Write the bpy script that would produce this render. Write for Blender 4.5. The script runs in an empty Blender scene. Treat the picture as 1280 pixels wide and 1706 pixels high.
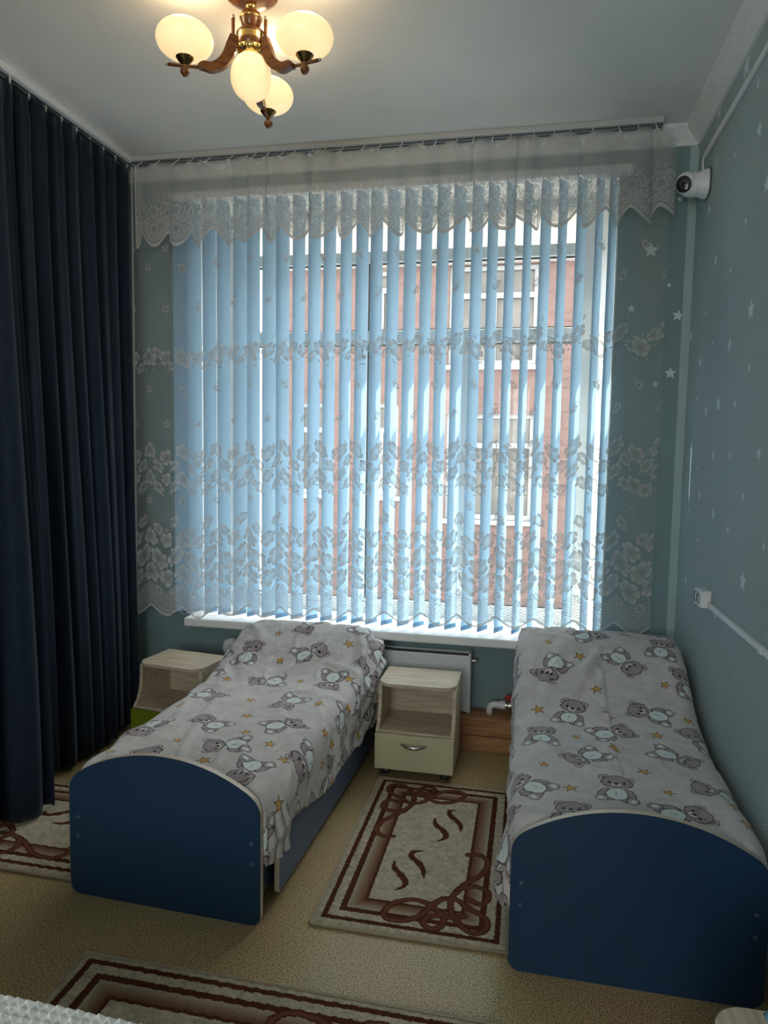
import bpy, bmesh, math, random
import numpy as np
from mathutils import Vector, Matrix
C = bpy.context.scene.collection
sc = bpy.context.scene
PI = math.pi
random.seed(7)
RNG = np.random.RandomState(11)

# ------------------------------------------------------------------ camera
cam = bpy.data.cameras.new('camera'); cam_o = bpy.data.objects.new('camera', cam); C.objects.link(cam_o)
YAW, PITCH, ROLL, FPX = 0.20469, 0.08403, 0.01643, 1178.9
fw = Vector((-math.sin(YAW)*math.cos(PITCH), math.cos(YAW)*math.cos(PITCH), -math.sin(PITCH)))
rt0 = Vector((math.cos(YAW), math.sin(YAW), 0)); up0 = rt0.cross(fw)
rt = rt0*math.cos(ROLL)+up0*math.sin(ROLL); up = -rt0*math.sin(ROLL)+up0*math.cos(ROLL)
cam_o.matrix_world = Matrix(((rt.x, up.x, -fw.x, 0), (rt.y, up.y, -fw.y, 0), (rt.z, up.z, -fw.z, 1.45), (0, 0, 0, 1)))
cam.sensor_fit = 'HORIZONTAL'; cam.sensor_width = 36; cam.lens = FPX/1280*36; cam.clip_start = .02
sc.camera = cam_o

# ------------------------------------------------------------------ sky, sun, exposure
w = bpy.data.worlds.new('sky'); sc.world = w; w.use_nodes = True
bg = w.node_tree.nodes['Background']; bg.inputs[0].default_value = (.975, .985, 1, 1); bg.inputs[1].default_value = 6.4
sun = bpy.data.lights.new('sun', 'SUN'); sun_o = bpy.data.objects.new('sun', sun); C.objects.link(sun_o)
sun.energy = 11; sun.angle = .009; sun.color = (1, .95, .86)
sun_o.rotation_euler = Vector((1, -.45, -.90)).to_track_quat('-Z', 'Y').to_euler()
sc.view_settings.view_transform = 'Standard'; sc.view_settings.look = 'None'
sc.view_settings.exposure = .62; sc.view_settings.gamma = 1; sc.view_settings.use_curve_mapping = False
sc.cycles.transparent_max_bounces = 32; sc.cycles.max_bounces = 12; sc.cycles.diffuse_bounces = 6
sc.cycles.transmission_bounces = 8; sc.cycles.caustics_reflective = False; sc.cycles.caustics_refractive = False
sc.cycles.use_denoising = True; sc.cycles.sample_clamp_indirect = 6
def portal(loc, rot, sx, sy):
    l = bpy.data.lights.new('window_portal', 'AREA'); l.shape = 'RECTANGLE'; l.size = sx; l.size_y = sy
    l.cycles.is_portal = True
    o = bpy.data.objects.new('window_portal', l); C.objects.link(o); o.location = loc; o.rotation_euler = rot
portal((-.73, 3.87, 1.65), (-PI/2, 0, 0), 2.1, 2.3)
portal((-.75, -2.72, 1.6), (PI/2, 0, 0), 1.5, 1.7)  # portal of the added rear fill window

# ------------------------------------------------------------------ helpers
class MB:
    def __init__(s): s.v = []; s.f = []; s.uv = None
    def add(s, v, f):
        n = len(s.v); s.v += [tuple(p) for p in v]; s.f += [tuple(i+n for i in q) for q in f]; return s
    def box(s, a, b):
        x0, y0, z0 = a; x1, y1, z1 = b
        return s.add([(x0,y0,z0),(x1,y0,z0),(x1,y1,z0),(x0,y1,z0),(x0,y0,z1),(x1,y0,z1),(x1,y1,z1),(x0,y1,z1)],
              [(0,3,2,1),(4,5,6,7),(0,1,5,4),(1,2,6,5),(2,3,7,6),(3,0,4,7)])
    def tube(s, pts, r, n=12, caps=True):
        pts = [Vector(p) for p in pts]; rs = r if isinstance(r, (list, tuple)) else [r]*len(pts)
        v = []; f = []; ref = None
        for i, p in enumerate(pts):
            t = (pts[min(i+1, len(pts)-1)]-pts[max(i-1, 0)]).normalized()
            if ref is None:
                ref = Vector((0,0,1)) if abs(t.z) < .9 else Vector((1,0,0))
            a = (ref - t*ref.dot(t)).normalized(); ref = a; b = t.cross(a)
            for k in range(n):
                q = 2*PI*k/n; v.append(p+(a*math.cos(q)+b*math.sin(q))*rs[i])
        for i in range(len(pts)-1):
            for k in range(n):
                f.append((i*n+k, i*n+(k+1) % n, (i+1)*n+(k+1) % n, (i+1)*n+k))
        if caps: f.append(tuple(range(n-1, -1, -1))); f.append(tuple(range((len(pts)-1)*n, len(pts)*n)))
        return s.add(v, f)
    def lathe(s, prof, o=(0,0,0), axis=(0,0,1), n=28):
        ax = Vector(axis).normalized(); q = Vector((0,0,1)).rotation_difference(ax).to_matrix(); o = Vector(o)
        v = []; f = []; m = len(prof)
        for k in range(n):
            t = 2*PI*k/n
            for r, z in prof: v.append(q @ Vector((r*math.cos(t), r*math.sin(t), z))+o)
        for k in range(n):
            k2 = (k+1) % n
            for i in range(m-1): f.append((k*m+i, k2*m+i, k2*m+i+1, k*m+i+1))
        return s.add(v, f)
    def prism(s, poly, fn, t0, t1):
        n = len(poly); v = [fn(a, b, t0) for a, b in poly]+[fn(a, b, t1) for a, b in poly]
        f = [tuple(range(n-1, -1, -1)), tuple(range(n, 2*n))]+[(i, (i+1) % n, n+(i+1) % n, n+i) for i in range(n)]
        return s.add(v, f)
    def band(s, poly, fn, t0, t1):
        n = len(poly); v = [fn(a, b, t0) for a, b in poly]+[fn(a, b, t1) for a, b in poly]
        return s.add(v, [(i, (i+1) % n, n+(i+1) % n, n+i) for i in range(n)])
    def mesh(s, name, mat, smooth=False, uv=None):
        me = bpy.data.meshes.new(name); me.from_pydata(s.v, [], s.f)
        bm = bmesh.new(); bm.from_mesh(me)
        if uv is None:
            bmesh.ops.remove_doubles(bm, verts=bm.verts, dist=1e-6)
            bmesh.ops.recalc_face_normals(bm, faces=bm.faces)
        bm.to_mesh(me); bm.free()
        if uv is not None:
            li = np.zeros(len(me.loops), dtype=np.int32); me.loops.foreach_get('vertex_index', li)
            l = me.uv_layers.new(name='uv'); l.data.foreach_set('uv', np.asarray(uv, dtype=np.float32)[li].ravel())
        me.materials.append(mat)
        if smooth: me.polygons.foreach_set('use_smooth', [True]*len(me.polygons))
        me.update(); return me
    def build(s, name, mat, parent=None, smooth=False, uv=None, bevel=0, seg=2, auto=None):
        me = s.mesh(name, mat, smooth or auto is not None, uv)
        o = bpy.data.objects.new(name, me); C.objects.link(o)
        if auto is not None: me.set_sharp_from_angle(angle=auto)
        if bevel:
            m = o.modifiers.new('edge', 'BEVEL'); m.width = bevel; m.segments = seg; m.limit_method = 'ANGLE'; m.angle_limit = .6
        if parent: o.parent = parent
        return o
def tag(o, label, cat, group=None):
    o['label'] = label; o['category'] = cat
    if group: o['group'] = group
    return o
def thing(name, label, cat, loc=(0,0,0), rz=0, group=None):
    o = bpy.data.objects.new(name, None); C.objects.link(o); o.location = loc; o.rotation_euler = (0,0,rz); o.empty_display_size = .05
    return tag(o, label, cat, group)
def struct(o): o['kind'] = 'structure'; return o
def dup(o, parent=None):
    c = o.copy(); C.objects.link(c)
    if parent: c.parent = parent
    for ch in list(o.children): dup(ch, c)
    return c
XZ = lambda a, b, t: (a, t, b)
YZ = lambda a, b, t: (t, a, b)
XY = lambda a, b, t: (a, b, t)

# ------------------------------------------------------------------ materials
def newmat(name):
    m = bpy.data.materials.new(name); m.use_nodes = True; nt = m.node_tree
    return m, nt, nt.nodes['Principled BSDF'], nt.nodes, nt.links
def srgb(r, g, b):
    f = lambda c: c/12.92 if c <= .04045 else ((c+.055)/1.055)**2.4
    return (f(r/255), f(g/255), f(b/255), 1)
def mat(name, col, rough=.5, var=.06, scale=8, metal=0, bump=0, bscale=60, spec=.5, stretch=(1,1,1)):
    m, nt, p, N, L = newmat(name)
    tc = N.new('ShaderNodeTexCoord'); mp = N.new('ShaderNodeMapping'); mp.inputs['Scale'].default_value = stretch
    L.new(tc.outputs['Object'], mp.inputs[0])
    n = N.new('ShaderNodeTexNoise'); n.inputs['Scale'].default_value = scale; n.inputs['Detail'].default_value = 5
    L.new(mp.outputs[0], n.inputs['Vector'])
    r = N.new('ShaderNodeValToRGB'); r.color_ramp.elements[0].position = .3; r.color_ramp.elements[1].position = .7
    c = col[:3]
    r.color_ramp.elements[0].color = tuple(max(0, x*(1-var)) for x in c)+(1,)
    r.color_ramp.elements[1].color = tuple(min(1, x*(1+var)) for x in c)+(1,)
    L.new(n.outputs['Fac'], r.inputs[0]); L.new(r.outputs[0], p.inputs['Base Color'])
    p.inputs['Roughness'].default_value = rough; p.inputs['Metallic'].default_value = metal
    p.inputs['Specular IOR Level'].default_value = spec
    if bump:
        n2 = N.new('ShaderNodeTexNoise'); n2.inputs['Scale'].default_value = bscale; n2.inputs['Detail'].default_value = 6
        L.new(mp.outputs[0], n2.inputs['Vector'])
        b = N.new('ShaderNodeBump'); b.inputs['Strength'].default_value = bump; b.inputs['Distance'].default_value = .01
        L.new(n2.outputs['Fac'], b.inputs['Height']); L.new(b.outputs[0], p.inputs['Normal'])
    return m
def woodmat(name, c0, c1, rough=.45, stretch=(1.2,14,14), scale=5):
    m = mat(name, c0, rough, 0, scale, stretch=stretch, bump=.06, bscale=40)
    e = [n for n in m.node_tree.nodes if n.type == 'VALTORGB'][0].color_ramp
    e.elements[0].color = c0; e.elements[1].color = c1; return m
def wallmat(name, col, axis, amount):
    m, nt, p, N, L = newmat(name)
    tc = N.new('ShaderNodeTexCoord'); no = N.new('ShaderNodeTexNoise'); no.inputs['Scale'].default_value = 1.6; no.inputs['Detail'].default_value = 6
    mp = N.new('ShaderNodeMapping'); mp.inputs['Scale'].default_value = (1,1,.5); L.new(tc.outputs['Object'], mp.inputs[0]); L.new(mp.outputs[0], no.inputs['Vector'])
    r = N.new('ShaderNodeValToRGB'); r.color_ramp.elements[0].position = .3; r.color_ramp.elements[1].position = .72
    r.color_ramp.elements[0].color = tuple(x*.9 for x in col[:3])+(1,); r.color_ramp.elements[1].color = tuple(x*1.08 for x in col[:3])+(1,)
    L.new(no.outputs['Fac'], r.inputs[0]); L.new(r.outputs[0], p.inputs['Base Color']); p.inputs['Roughness'].default_value = .75
    p.inputs['Specular IOR Level'].default_value = .25
    wv = N.new('ShaderNodeTexWave'); wv.wave_type = 'BANDS'; wv.bands_direction = 'Z'; wv.inputs['Scale'].default_value = 32; wv.inputs['Distortion'].default_value = 3.0
    wv.inputs['Detail'].default_value = 2; wv.inputs['Detail Scale'].default_value = 8
    mr = N.new('ShaderNodeMapping'); mr.inputs['Rotation'].default_value = axis; L.new(tc.outputs['Object'], mr.inputs[0]); L.new(mr.outputs[0], wv.inputs['Vector'])
    n2 = N.new('ShaderNodeTexNoise'); n2.inputs['Scale'].default_value = 9; n2.inputs['Detail'].default_value = 8; L.new(tc.outputs['Object'], n2.inputs['Vector'])
    mu = N.new('ShaderNodeMath'); mu.operation = 'ADD'; L.new(wv.outputs['Fac'], mu.inputs[0])
    m3 = N.new('ShaderNodeMath'); m3.operation = 'MULTIPLY'; m3.inputs[1].default_value = 3; L.new(n2.outputs['Fac'], m3.inputs[0]); L.new(m3.outputs[0], mu.inputs[1])
    b = N.new('ShaderNodeBump'); b.inputs['Strength'].default_value = amount; b.inputs['Distance'].default_value = .004
    L.new(mu.outputs[0], b.inputs['Height']); L.new(b.outputs[0], p.inputs['Normal'])
    return m
def image(name, a, srgbspace=True):
    h, wd = a.shape[:2]
    im = bpy.data.images.new(name, wd, h, alpha=True, float_buffer=False)
    if not srgbspace: im.colorspace_settings.name = 'Non-Color'
    o = np.ones((h, wd, 4), np.float32); o[..., :a.shape[2]] = a; im.pixels.foreach_set(o.ravel()); im.update(); im.pack()
    return im
def velvet(name, c, sheen, rough=.8, bs=400):
    m = mat(name, c, rough, .12, 30, bump=.15, bscale=bs, spec=.15); p = m.node_tree.nodes['Principled BSDF']
    p.inputs['Sheen Weight'].default_value = sheen; p.inputs['Sheen Roughness'].default_value = .4; p.inputs['Sheen Tint'].default_value = tuple(min(1, x*2+.25) for x in c[:3])+(1,)
    return m
M = {}
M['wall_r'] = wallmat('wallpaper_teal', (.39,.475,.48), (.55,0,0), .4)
M['wall_b'] = wallmat('plaster_teal_shaded', (.24,.335,.345), (0,.5,0), .3)  # right wall's teal, with the back wall's shade put into the colour
M['reveal'] = mat('white_reveal', (.84,.83,.79), .5, .03)
M['ceil'] = mat('whitewash', (.83,.81,.77), .9, .05, 2, bump=.15, bscale=14)
M['foam'] = mat('foam_moulding', (.82,.82,.80), .7, .04, 30, bump=.5, bscale=45)
M['plastic'] = mat('white_plastic', (.80,.81,.82), .35, .02)
M['rail'] = mat('grey_rail', (.5,.5,.49), .4, .04)
M['pvc'] = mat('window_pvc', (.86,.87,.86), .35, .02)
M['gasket'] = mat('black_gasket', (.03,.03,.03), .6)
M['star'] = mat('star_print', (.66,.76,.79), .7, .03)
M['paper_strip'] = mat('corner_paper', (.40,.52,.52), .7, .05, 10)
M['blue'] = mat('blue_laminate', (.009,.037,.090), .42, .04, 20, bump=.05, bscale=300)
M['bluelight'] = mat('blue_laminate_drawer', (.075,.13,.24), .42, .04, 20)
M['edge'] = mat('beige_edge_band', (.62,.52,.40), .4, .06)
M['cap'] = mat('bolt_cap', (.055,.095,.15), .3, .05)
M['oak'] = woodmat('grey_oak', srgb(216,200,176), srgb(176,158,134))
M['cream'] = mat('cream_front', srgb(200,192,156), .3, .03)
M['green'] = mat('olive_front', srgb(112,122,22), .35, .05)
M['metal'] = mat('satin_steel', (.55,.53,.50), .3, .04, metal=1)
M['black'] = mat('black_plastic', (.015,.015,.017), .45)
M['radi'] = mat('radiator_enamel', (.74,.76,.78), .35, .02)
M['dark'] = mat('dark_fins', (.10,.11,.12), .5)
M['pine'] = woodmat('pine_plank', srgb(186,138,92), srgb(140,92,56), .55, (1,10,10))
M['red'] = mat('red_handle', (.50,.02,.02), .35)
M['mattress'] = mat('grey_mattress', (.42,.43,.46), .9, .06, 20)
M['navy'] = velvet('navy_velvet', (.012,.020,.036), .5)
M['whitefab'] = velvet('white_waffle_fabric', (.90,.90,.87), .3)
M['bluefluff'] = velvet('blue_fluff', (.10,.33,.50), .5, bs=120)
M['sky_wood'] = M['oak']
M['lampwood'] = woodmat('lacquered_wood', srgb(140,88,44), srgb(96,54,24), .22, (3,3,10), 8)
M['brass'] = mat('polished_brass', (.80,.55,.20), .18, .05, metal=1)
M['darkbrass'] = mat('aged_brass', (.25,.17,.07), .25, .1, metal=1)
M['ground'] = mat('asphalt', (.25,.25,.25), .9, .1, 4)
M['bwhite'] = mat('pale_cladding', (.45,.43,.40), .8, .05, 3)
M['dirty'] = mat('dull_pane', (.07,.06,.05), .3, .5, 2)
M['facade_frame'] = mat('facade_window_paint', (.22,.22,.22), .5, .05)
M['edge_tape'] = mat('rug_binding', (.42,.34,.24), .9, .1, 60, bump=.4, bscale=500)
def shade_mat():
    m, nt, p, N, L = newmat('opal_glass')
    p.inputs['Base Color'].default_value = (.85,.75,.55,1); p.inputs['Roughness'].default_value = .35
    lw = N.new('ShaderNodeLayerWeight'); lw.inputs['Blend'].default_value = .35
    r = N.new('ShaderNodeValToRGB'); r.color_ramp.elements[0].color = (1,.76,.37,1); r.color_ramp.elements[1].color = (.74,.50,.24,1)
    L.new(lw.outputs['Facing'], r.inputs[0]); L.new(r.outputs[0], p.inputs['Emission Color']); p.inputs['Emission Strength'].default_value = .62
    return m
M['opal'] = shade_mat()
def floor_mat():
    m, nt, p, N, L = newmat('speckled_linoleum')
    tc = N.new('ShaderNodeTexCoord')
    a = N.new('ShaderNodeTexNoise'); a.inputs['Scale'].default_value = 210; a.inputs['Detail'].default_value = 3; L.new(tc.outputs['Object'], a.inputs['Vector'])
    r = N.new('ShaderNodeValToRGB'); cr = r.color_ramp
    cr.elements[0].position = .34; cr.elements[0].color = srgb(92,70,40); cr.elements[1].position = .62; cr.elements[1].color = srgb(214,190,144)
    e = cr.elements.new(.45); e.color = srgb(172,147,102)
    L.new(a.outputs['Fac'], r.inputs[0])
    b = N.new('ShaderNodeTexNoise'); b.inputs['Scale'].default_value = 3; b.inputs['Detail'].default_value = 6; L.new(tc.outputs['Object'], b.inputs['Vector'])
    mx = N.new('ShaderNodeMix'); mx.data_type = 'RGBA'; mx.blend_type = 'MULTIPLY'; mx.inputs[0].default_value = .25
    L.new(r.outputs[0], mx.inputs[6]); L.new(b.outputs['Color'], mx.inputs[7]); L.new(mx.outputs[2], p.inputs['Base Color'])
    p.inputs['Roughness'].default_value = .42; p.inputs['Specular IOR Level'].default_value = .4
    return m
M['floor'] = floor_mat()
def trans_mat(name, col, tfac, rough=.6, weave=0):
    m, nt, p, N, L = newmat(name); N.remove(p); out = N['Material Output']
    d = N.new('ShaderNodeBsdfDiffuse'); t = N.new('ShaderNodeBsdfTranslucent'); mx = N.new('ShaderNodeMixShader'); mx.inputs[0].default_value = tfac
    tc = N.new('ShaderNodeTexCoord'); n = N.new('ShaderNodeTexNoise'); n.inputs['Scale'].default_value = 90; n.inputs['Detail'].default_value = 3
    mp = N.new('ShaderNodeMapping'); mp.inputs['Scale'].default_value = (3,3,.6); L.new(tc.outputs['Object'], mp.inputs[0]); L.new(mp.outputs[0], n.inputs['Vector'])
    r = N.new('ShaderNodeValToRGB'); r.color_ramp.elements[0].position = .3; r.color_ramp.elements[1].position = .7
    r.color_ramp.elements[0].color = tuple(x*.93 for x in col)+(1,); r.color_ramp.elements[1].color = tuple(min(1, x*1.05) for x in col)+(1,)
    L.new(n.outputs['Fac'], r.inputs[0])
    L.new(r.outputs[0], d.inputs[0]); L.new(r.outputs[0], t.inputs[0]); L.new(d.outputs[0], mx.inputs[1]); L.new(t.outputs[0], mx.inputs[2]); L.new(mx.outputs[0], out.inputs[0])
    return m
M['slat'] = trans_mat('blue_blind_fabric', (.34,.52,.66), .55)
M['frost'] = trans_mat('frosted_panel', (.86,.84,.78), .6)
def glass_mat():
    m, nt, p, N, L = newmat('window_glass'); N.remove(p); out = N['Material Output']
    t = N.new('ShaderNodeBsdfTransparent'); g = N.new('ShaderNodeBsdfGlossy'); g.inputs['Roughness'].default_value = .02
    lw = N.new('ShaderNodeLayerWeight'); lw.inputs[0].default_value = .5; pw = N.new('ShaderNodeMath'); pw.operation = 'POWER'; pw.inputs[1].default_value = 4
    f = N.new('ShaderNodeMath'); f.operation = 'MULTIPLY_ADD'; f.inputs[1].default_value = .5; f.inputs[2].default_value = .03; L.new(lw.outputs['Facing'], pw.inputs[0]); L.new(pw.outputs[0], f.inputs[0]); mx = N.new('ShaderNodeMixShader')
    n = N.new('ShaderNodeTexNoise'); n.inputs['Scale'].default_value = 5
    r = N.new('ShaderNodeValToRGB'); r.color_ramp.elements[0].color = (.88,.90,.89,1); r.color_ramp.elements[1].color = (.96,.98,.97,1)
    L.new(n.outputs['Fac'], r.inputs[0]); L.new(r.outputs[0], t.inputs[0])
    L.new(f.outputs[0], mx.inputs[0]); L.new(t.outputs[0], mx.inputs[1]); L.new(g.outputs[0], mx.inputs[2]); L.new(mx.outputs[0], out.inputs[0]); return m
M['glass'] = glass_mat()
def brick_mat():
    m, nt, p, N, L = newmat('red_brickwork')
    tc = N.new('ShaderNodeTexCoord'); mp = N.new('ShaderNodeMapping'); mp.inputs['Rotation'].default_value = (-PI/2,0,0); L.new(tc.outputs['Object'], mp.inputs[0])
    b = N.new('ShaderNodeTexBrick'); b.inputs['Scale'].default_value = 1; b.inputs['Brick Width'].default_value = .26; b.inputs['Row Height'].default_value = .075; b.inputs['Mortar Size'].default_value = .008
    b.inputs['Color1'].default_value = srgb(98,72,66); b.inputs['Color2'].default_value = srgb(84,60,55); b.inputs['Mortar'].default_value = srgb(92,80,74)
    L.new(mp.outputs[0], b.inputs['Vector']); L.new(b.outputs['Color'], p.inputs['Base Color']); p.inputs['Roughness'].default_value = .9; return m
M['brick'] = brick_mat()

# ------------------------------------------------------------------ room shell
XL, XR, YB, YR, ZC = -2.16, .69, 3.52, -2.6, 2.92
struct(MB().box((XL-.1, YR-.1, -.1), (XR+.1, YB+.35, 0)).build('floor', M['floor']))
struct(MB().box((XL-.1, YR-.1, ZC), (XR+.1, YB+.35, ZC+.1)).build('ceiling', M['ceil']))
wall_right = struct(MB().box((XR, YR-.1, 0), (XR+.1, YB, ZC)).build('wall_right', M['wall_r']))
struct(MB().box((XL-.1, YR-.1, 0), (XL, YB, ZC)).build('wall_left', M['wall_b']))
# back wall: one body with a splayed window recess
OX0, OX1, OZ0, OZ1 = -1.80, .35, .53, 2.76
IX0, IX1, YF, YO = -1.74, .285, 3.775, 3.87
bw = MB()
bw.box((XL-.1, YB, 0), (OX0, YO, ZC)); bw.box((OX1, YB, 0), (XR+.1, YO, ZC)); bw.box((OX0, YB, 0), (OX1, YO, OZ0)); bw.box((OX0, YB, OZ1), (OX1, YO, ZC))
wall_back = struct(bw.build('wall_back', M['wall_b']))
rv = MB()
rv.prism([(OX1+.004, YB-.003), (OX1+.004, YO), (IX1, YO), (IX1, YF)], XY, OZ0+.02, OZ1)
rv.prism([(OX0-.004, YB-.003), (IX0, YF), (IX0, YO), (OX0-.004, YO)], XY, OZ0+.02, OZ1)
rv.box((OX0, YB-.002, OZ1-.03), (OX1, YO, OZ1))
struct(rv.build('trim_1', M['reveal']))
struct(MB().box((-1.775, 3.385, .518), (.40, 3.80, .563)).build('trim_2', M['pvc'], bevel=.008))     # window sill board
rw = MB()
rw.box((XL-.1, YR-.1, 0), (-1.5, YR, ZC)); rw.box((.0, YR-.1, 0), (XR+.1, YR, ZC)); rw.box((-1.5, YR-.1, 0), (.0, YR, .75)); rw.box((-1.5, YR-.1, 2.45), (.0, YR, ZC))
struct(rw.build('wall_rear', M['wall_r']))
w2 = struct(MB().box((-1.5, YR-.09, .75), (.0, YR-.03, .82)).box((-1.5, YR-.09, 2.38), (.0, YR-.03, 2.45)).box((-1.5, YR-.09, .82), (-1.43, YR-.03, 2.38)).box((-.07, YR-.09, .82), (.0, YR-.03, 2.38)).box((-.79, YR-.09, .82), (-.72, YR-.03, 2.38)).build('fill_window', M['pvc']))  # unseen window added behind the camera to let in sky light as fill
for a, b in ((-1.43, -.79), (-.72, -.07)): MB().box((a, YR-.065, .82), (b, YR-.06, 2.38)).build('pane', M['glass'], w2)
# cornices: cove section with relief
def cove(path, name):
    prof = [(0,.0),(.012,.0),(.02,.012),(.03,.02),(.045,.045),(.06,.058),(.072,.062),(.08,.07),(.085,.082),(0,.082)]
    return prof
cv = MB(); cp = [(0,-.075),(.012,-.075),(.016,-.062),(.03,-.052),(.045,-.035),(.055,-.02),(.066,-.016),(.07,0),(0,0)]
n = 150; ys = np.linspace(YR, YB, n); v = []; f = []
for i, y in enumerate(ys):
    for k, (a, b) in enumerate(cp):
        rel = .006*math.sin(i*1.9+k*1.3)*math.sin(i*.7) if 2 <= k <= 5 else 0
        v.append((XR-a-rel*.7, y, ZC+b-rel*.7))
m = len(cp)
for i in range(n-1):
    for k in range(m): f.append((i*m+k, (i+1)*m+k, (i+1)*m+(k+1) % m, i*m+(k+1) % m))
cv.add(v, f); struct(cv.build('trim_3', M['foam'], auto=.9))
cv = MB(); v = []; f = []; n = 110; xs = np.linspace(XL, XR, n)
for i, x in enumerate(xs):
    for k, (a, b) in enumerate(cp):
        rel = .006*math.sin(i*1.9+k*1.3)*math.sin(i*.7) if 2 <= k <= 5 else 0
        v.append((x, YB-a-rel*.7, ZC+b-rel*.7))
for i in range(n-1):
    for k in range(m): f.append((i*m+k, (i+1)*m+k, (i+1)*m+(k+1) % m, i*m+(k+1) % m))
cv.add(v, f); struct(cv.build('trim_4', M['foam'], auto=.9))
struct(MB().box((.652, YB-.006, 0), (XR, YB+.01, ZC-.06)).build('trim_5', M['paper_strip'], bevel=.003))
# printed stars on the walls
def star_poly(R, r=.45, a0=0):
    return [((R if i % 2 == 0 else R*r)*math.sin(a0+i*PI/5), (R if i % 2 == 0 else R*r)*math.cos(a0+i*PI/5)) for i in range(10)]
_star_me = {}
def star(wallo, pos, R, a0, right):
    key = (round(R, 3), round(a0, 1), right)
    if key not in _star_me:
        p = star_poly(R, .45, a0)
        _star_me[key] = (MB().prism(p, YZ, -.0006, .0004) if right else MB().prism(p, XZ, -.0006, .0004)).mesh('star', M['star'])
    o = bpy.data.objects.new('star', _star_me[key]); C.objects.link(o); o.parent = wallo; o.location = pos
STARS_R = [(3.174,2.831,0.0265),(2.598,2.518,0.0293),(2.893,2.556,0.0154),(3.169,2.636,0.0137),(2.485,2.305,0.03),(3.264,2.484,0.0262),(2.699,2.259,0.0166),(3.376,2.313,0.0125),(3.1,2.233,0.026),(2.861,2.137,0.0147),(2.574,1.938,0.037),(3.229,2.054,0.0148),(3.491,2.0,0.0334),(3.075,1.905,0.0126),(2.819,1.86,0.0259),(3.28,1.855,0.0238),(2.556,1.747,0.0153),(3.312,1.7,0.015),(3.124,1.64,0.024),(2.936,1.656,0.0347),(2.703,1.639,0.0148),(2.967,1.461,0.0228),(2.734,1.459,0.0149),(2.4,1.465,0.0242),(3.221,1.41,0.0131),(3.16,1.293,0.0229),(2.545,1.324,0.0151),(3.338,1.214,0.0136),(2.917,1.235,0.0252),(2.703,1.197,0.0148),(3.149,1.105,0.0143),(2.3,1.188,0.0149),(3.337,0.905,0.0244),(2.488,1.047,0.0369),(2.807,0.863,0.0182),(2.798,2.819,0.0478),(2.643,2.682,0.0172)]
for y, z, R in STARS_R: star(wall_right, (XR, y, z), R, random.choice((0, .2, -.3)), True)
STARS_B = [(0.503,2.396,0.0343),(0.589,2.237,0.0131),(0.634,2.098,0.0277),(0.613,1.837,0.0277),(0.617,2.617,0.0147),(0.428,2.135,0.0196),(0.549,1.787,0.0163)]
for x, z, R in STARS_B: star(wall_back, (x, YB, z), R, random.choice((0, .2, -.2)), False)

# window_1: pvc frame, panels, panes
win = bpy.data.objects.new('window_1', None); C.objects.link(win); win['kind'] = 'structure'
def fr(a, b, name='frame'): return MB().box((a[0], YF, a[1]), (b[0], 3.845, b[1])).build(name, M['pvc'], win, bevel=.006)
fr((IX0, .56), (IX0+.08, 2.73)); fr((IX1-.072, .56), (IX1, 2.73)); fr((IX0+.08, .56), (IX1-.072, .64)); fr((IX0+.08, 2.69), (IX1-.072, 2.73))
fr((IX0+.08, 2.457), (IX1-.072, 2.517), 'frame_rail'); fr((IX0+.08, 2.03), (IX1-.072, 2.10), 'transom')
fr((-.957, 2.10), (-.893, 2.457), 'mullion'); fr((-.957, .64), (-.893, 2.03), 'mullion'); fr((-.407, .64), (-.343, 2.03), 'mullion')
GX = [IX0+.08, -.957, -.893, -.407, -.343, IX1-.072]
def sash(x0, x1, z0, z1):
    g = MB()
    for a, b in (((x0, z0), (x0+.008, z1)), ((x1-.008, z0), (x1, z1)), ((x0, z0), (x1, z0+.008)), ((x0, z1-.008), (x1, z1))): g.box((a[0], YF+.018, a[1]), (b[0], YF+.03, b[1]))
    p = MB().box((x0, YF+.03, z0), (x1, YF+.036, z1)).build('pane', M['glass'], win); g.build('gasket', M['gasket'], p)
for a, b in ((GX[0], GX[1]), (GX[2], GX[5])): sash(a, b, 2.10, 2.457)
for a, b in ((GX[0], GX[1]), (GX[2], GX[3]), (GX[4], GX[5])): sash(a, b, .64, 2.03)
px = np.linspace(GX[0], GX[5], 9)
for i in range(8): MB().box((px[i]+.0015, YF+.02, 2.517), (px[i+1]-.0015, YF+.03, 2.69)).build('frosted_panel', M['frost'], win, bevel=.002)

# ------------------------------------------------------------------ outside
struct(MB().box((-40, YO+.1, -3.6), (30, 60, -3.5)).build('ground', M['ground']))
bd = thing('brick_building', 'red brick building with white window frames seen outside behind the blinds', 'building', (-1, 13.5, -3.5))
by = 0
def B(x0, z0, x1, z1, y0=0., y1=.12): return (x0+1, y0, z0+3.5), (x1+1, y1, z1+3.5)
OPEN = [(-3.3, 3.62, -2.60, 4.90), (-1.62, 3.10, 0.02, 4.93), (1.3, 3.4, 2.3, 4.9), (-3.3, .6, -2.55, 2.4), (-1.62, .2, .02, 2.2), (1.2, .4, 2.3, 2.3), (-4.6, .6, -3.9, 2.4)]
wl = MB()
cuts_x = sorted({-5.05, 7.0} | {o[0] for o in OPEN} | {o[2] for o in OPEN}); cuts_z = sorted({-3.5, 5.0} | {o[1] for o in OPEN} | {o[3] for o in OPEN})
for i in range(len(cuts_x)-1):
    for j in range(len(cuts_z)-1):
        cx, cz = (cuts_x[i]+cuts_x[i+1])/2, (cuts_z[j]+cuts_z[j+1])/2
        if any(o[0] < cx < o[2] and o[1] < cz < o[3] for o in OPEN): continue
        wl.box(*B(cuts_x[i], cuts_z[j], cuts_x[i+1], cuts_z[j+1], 0, .4))
wl.build('brick_wall', M['brick'], bd)
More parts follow.
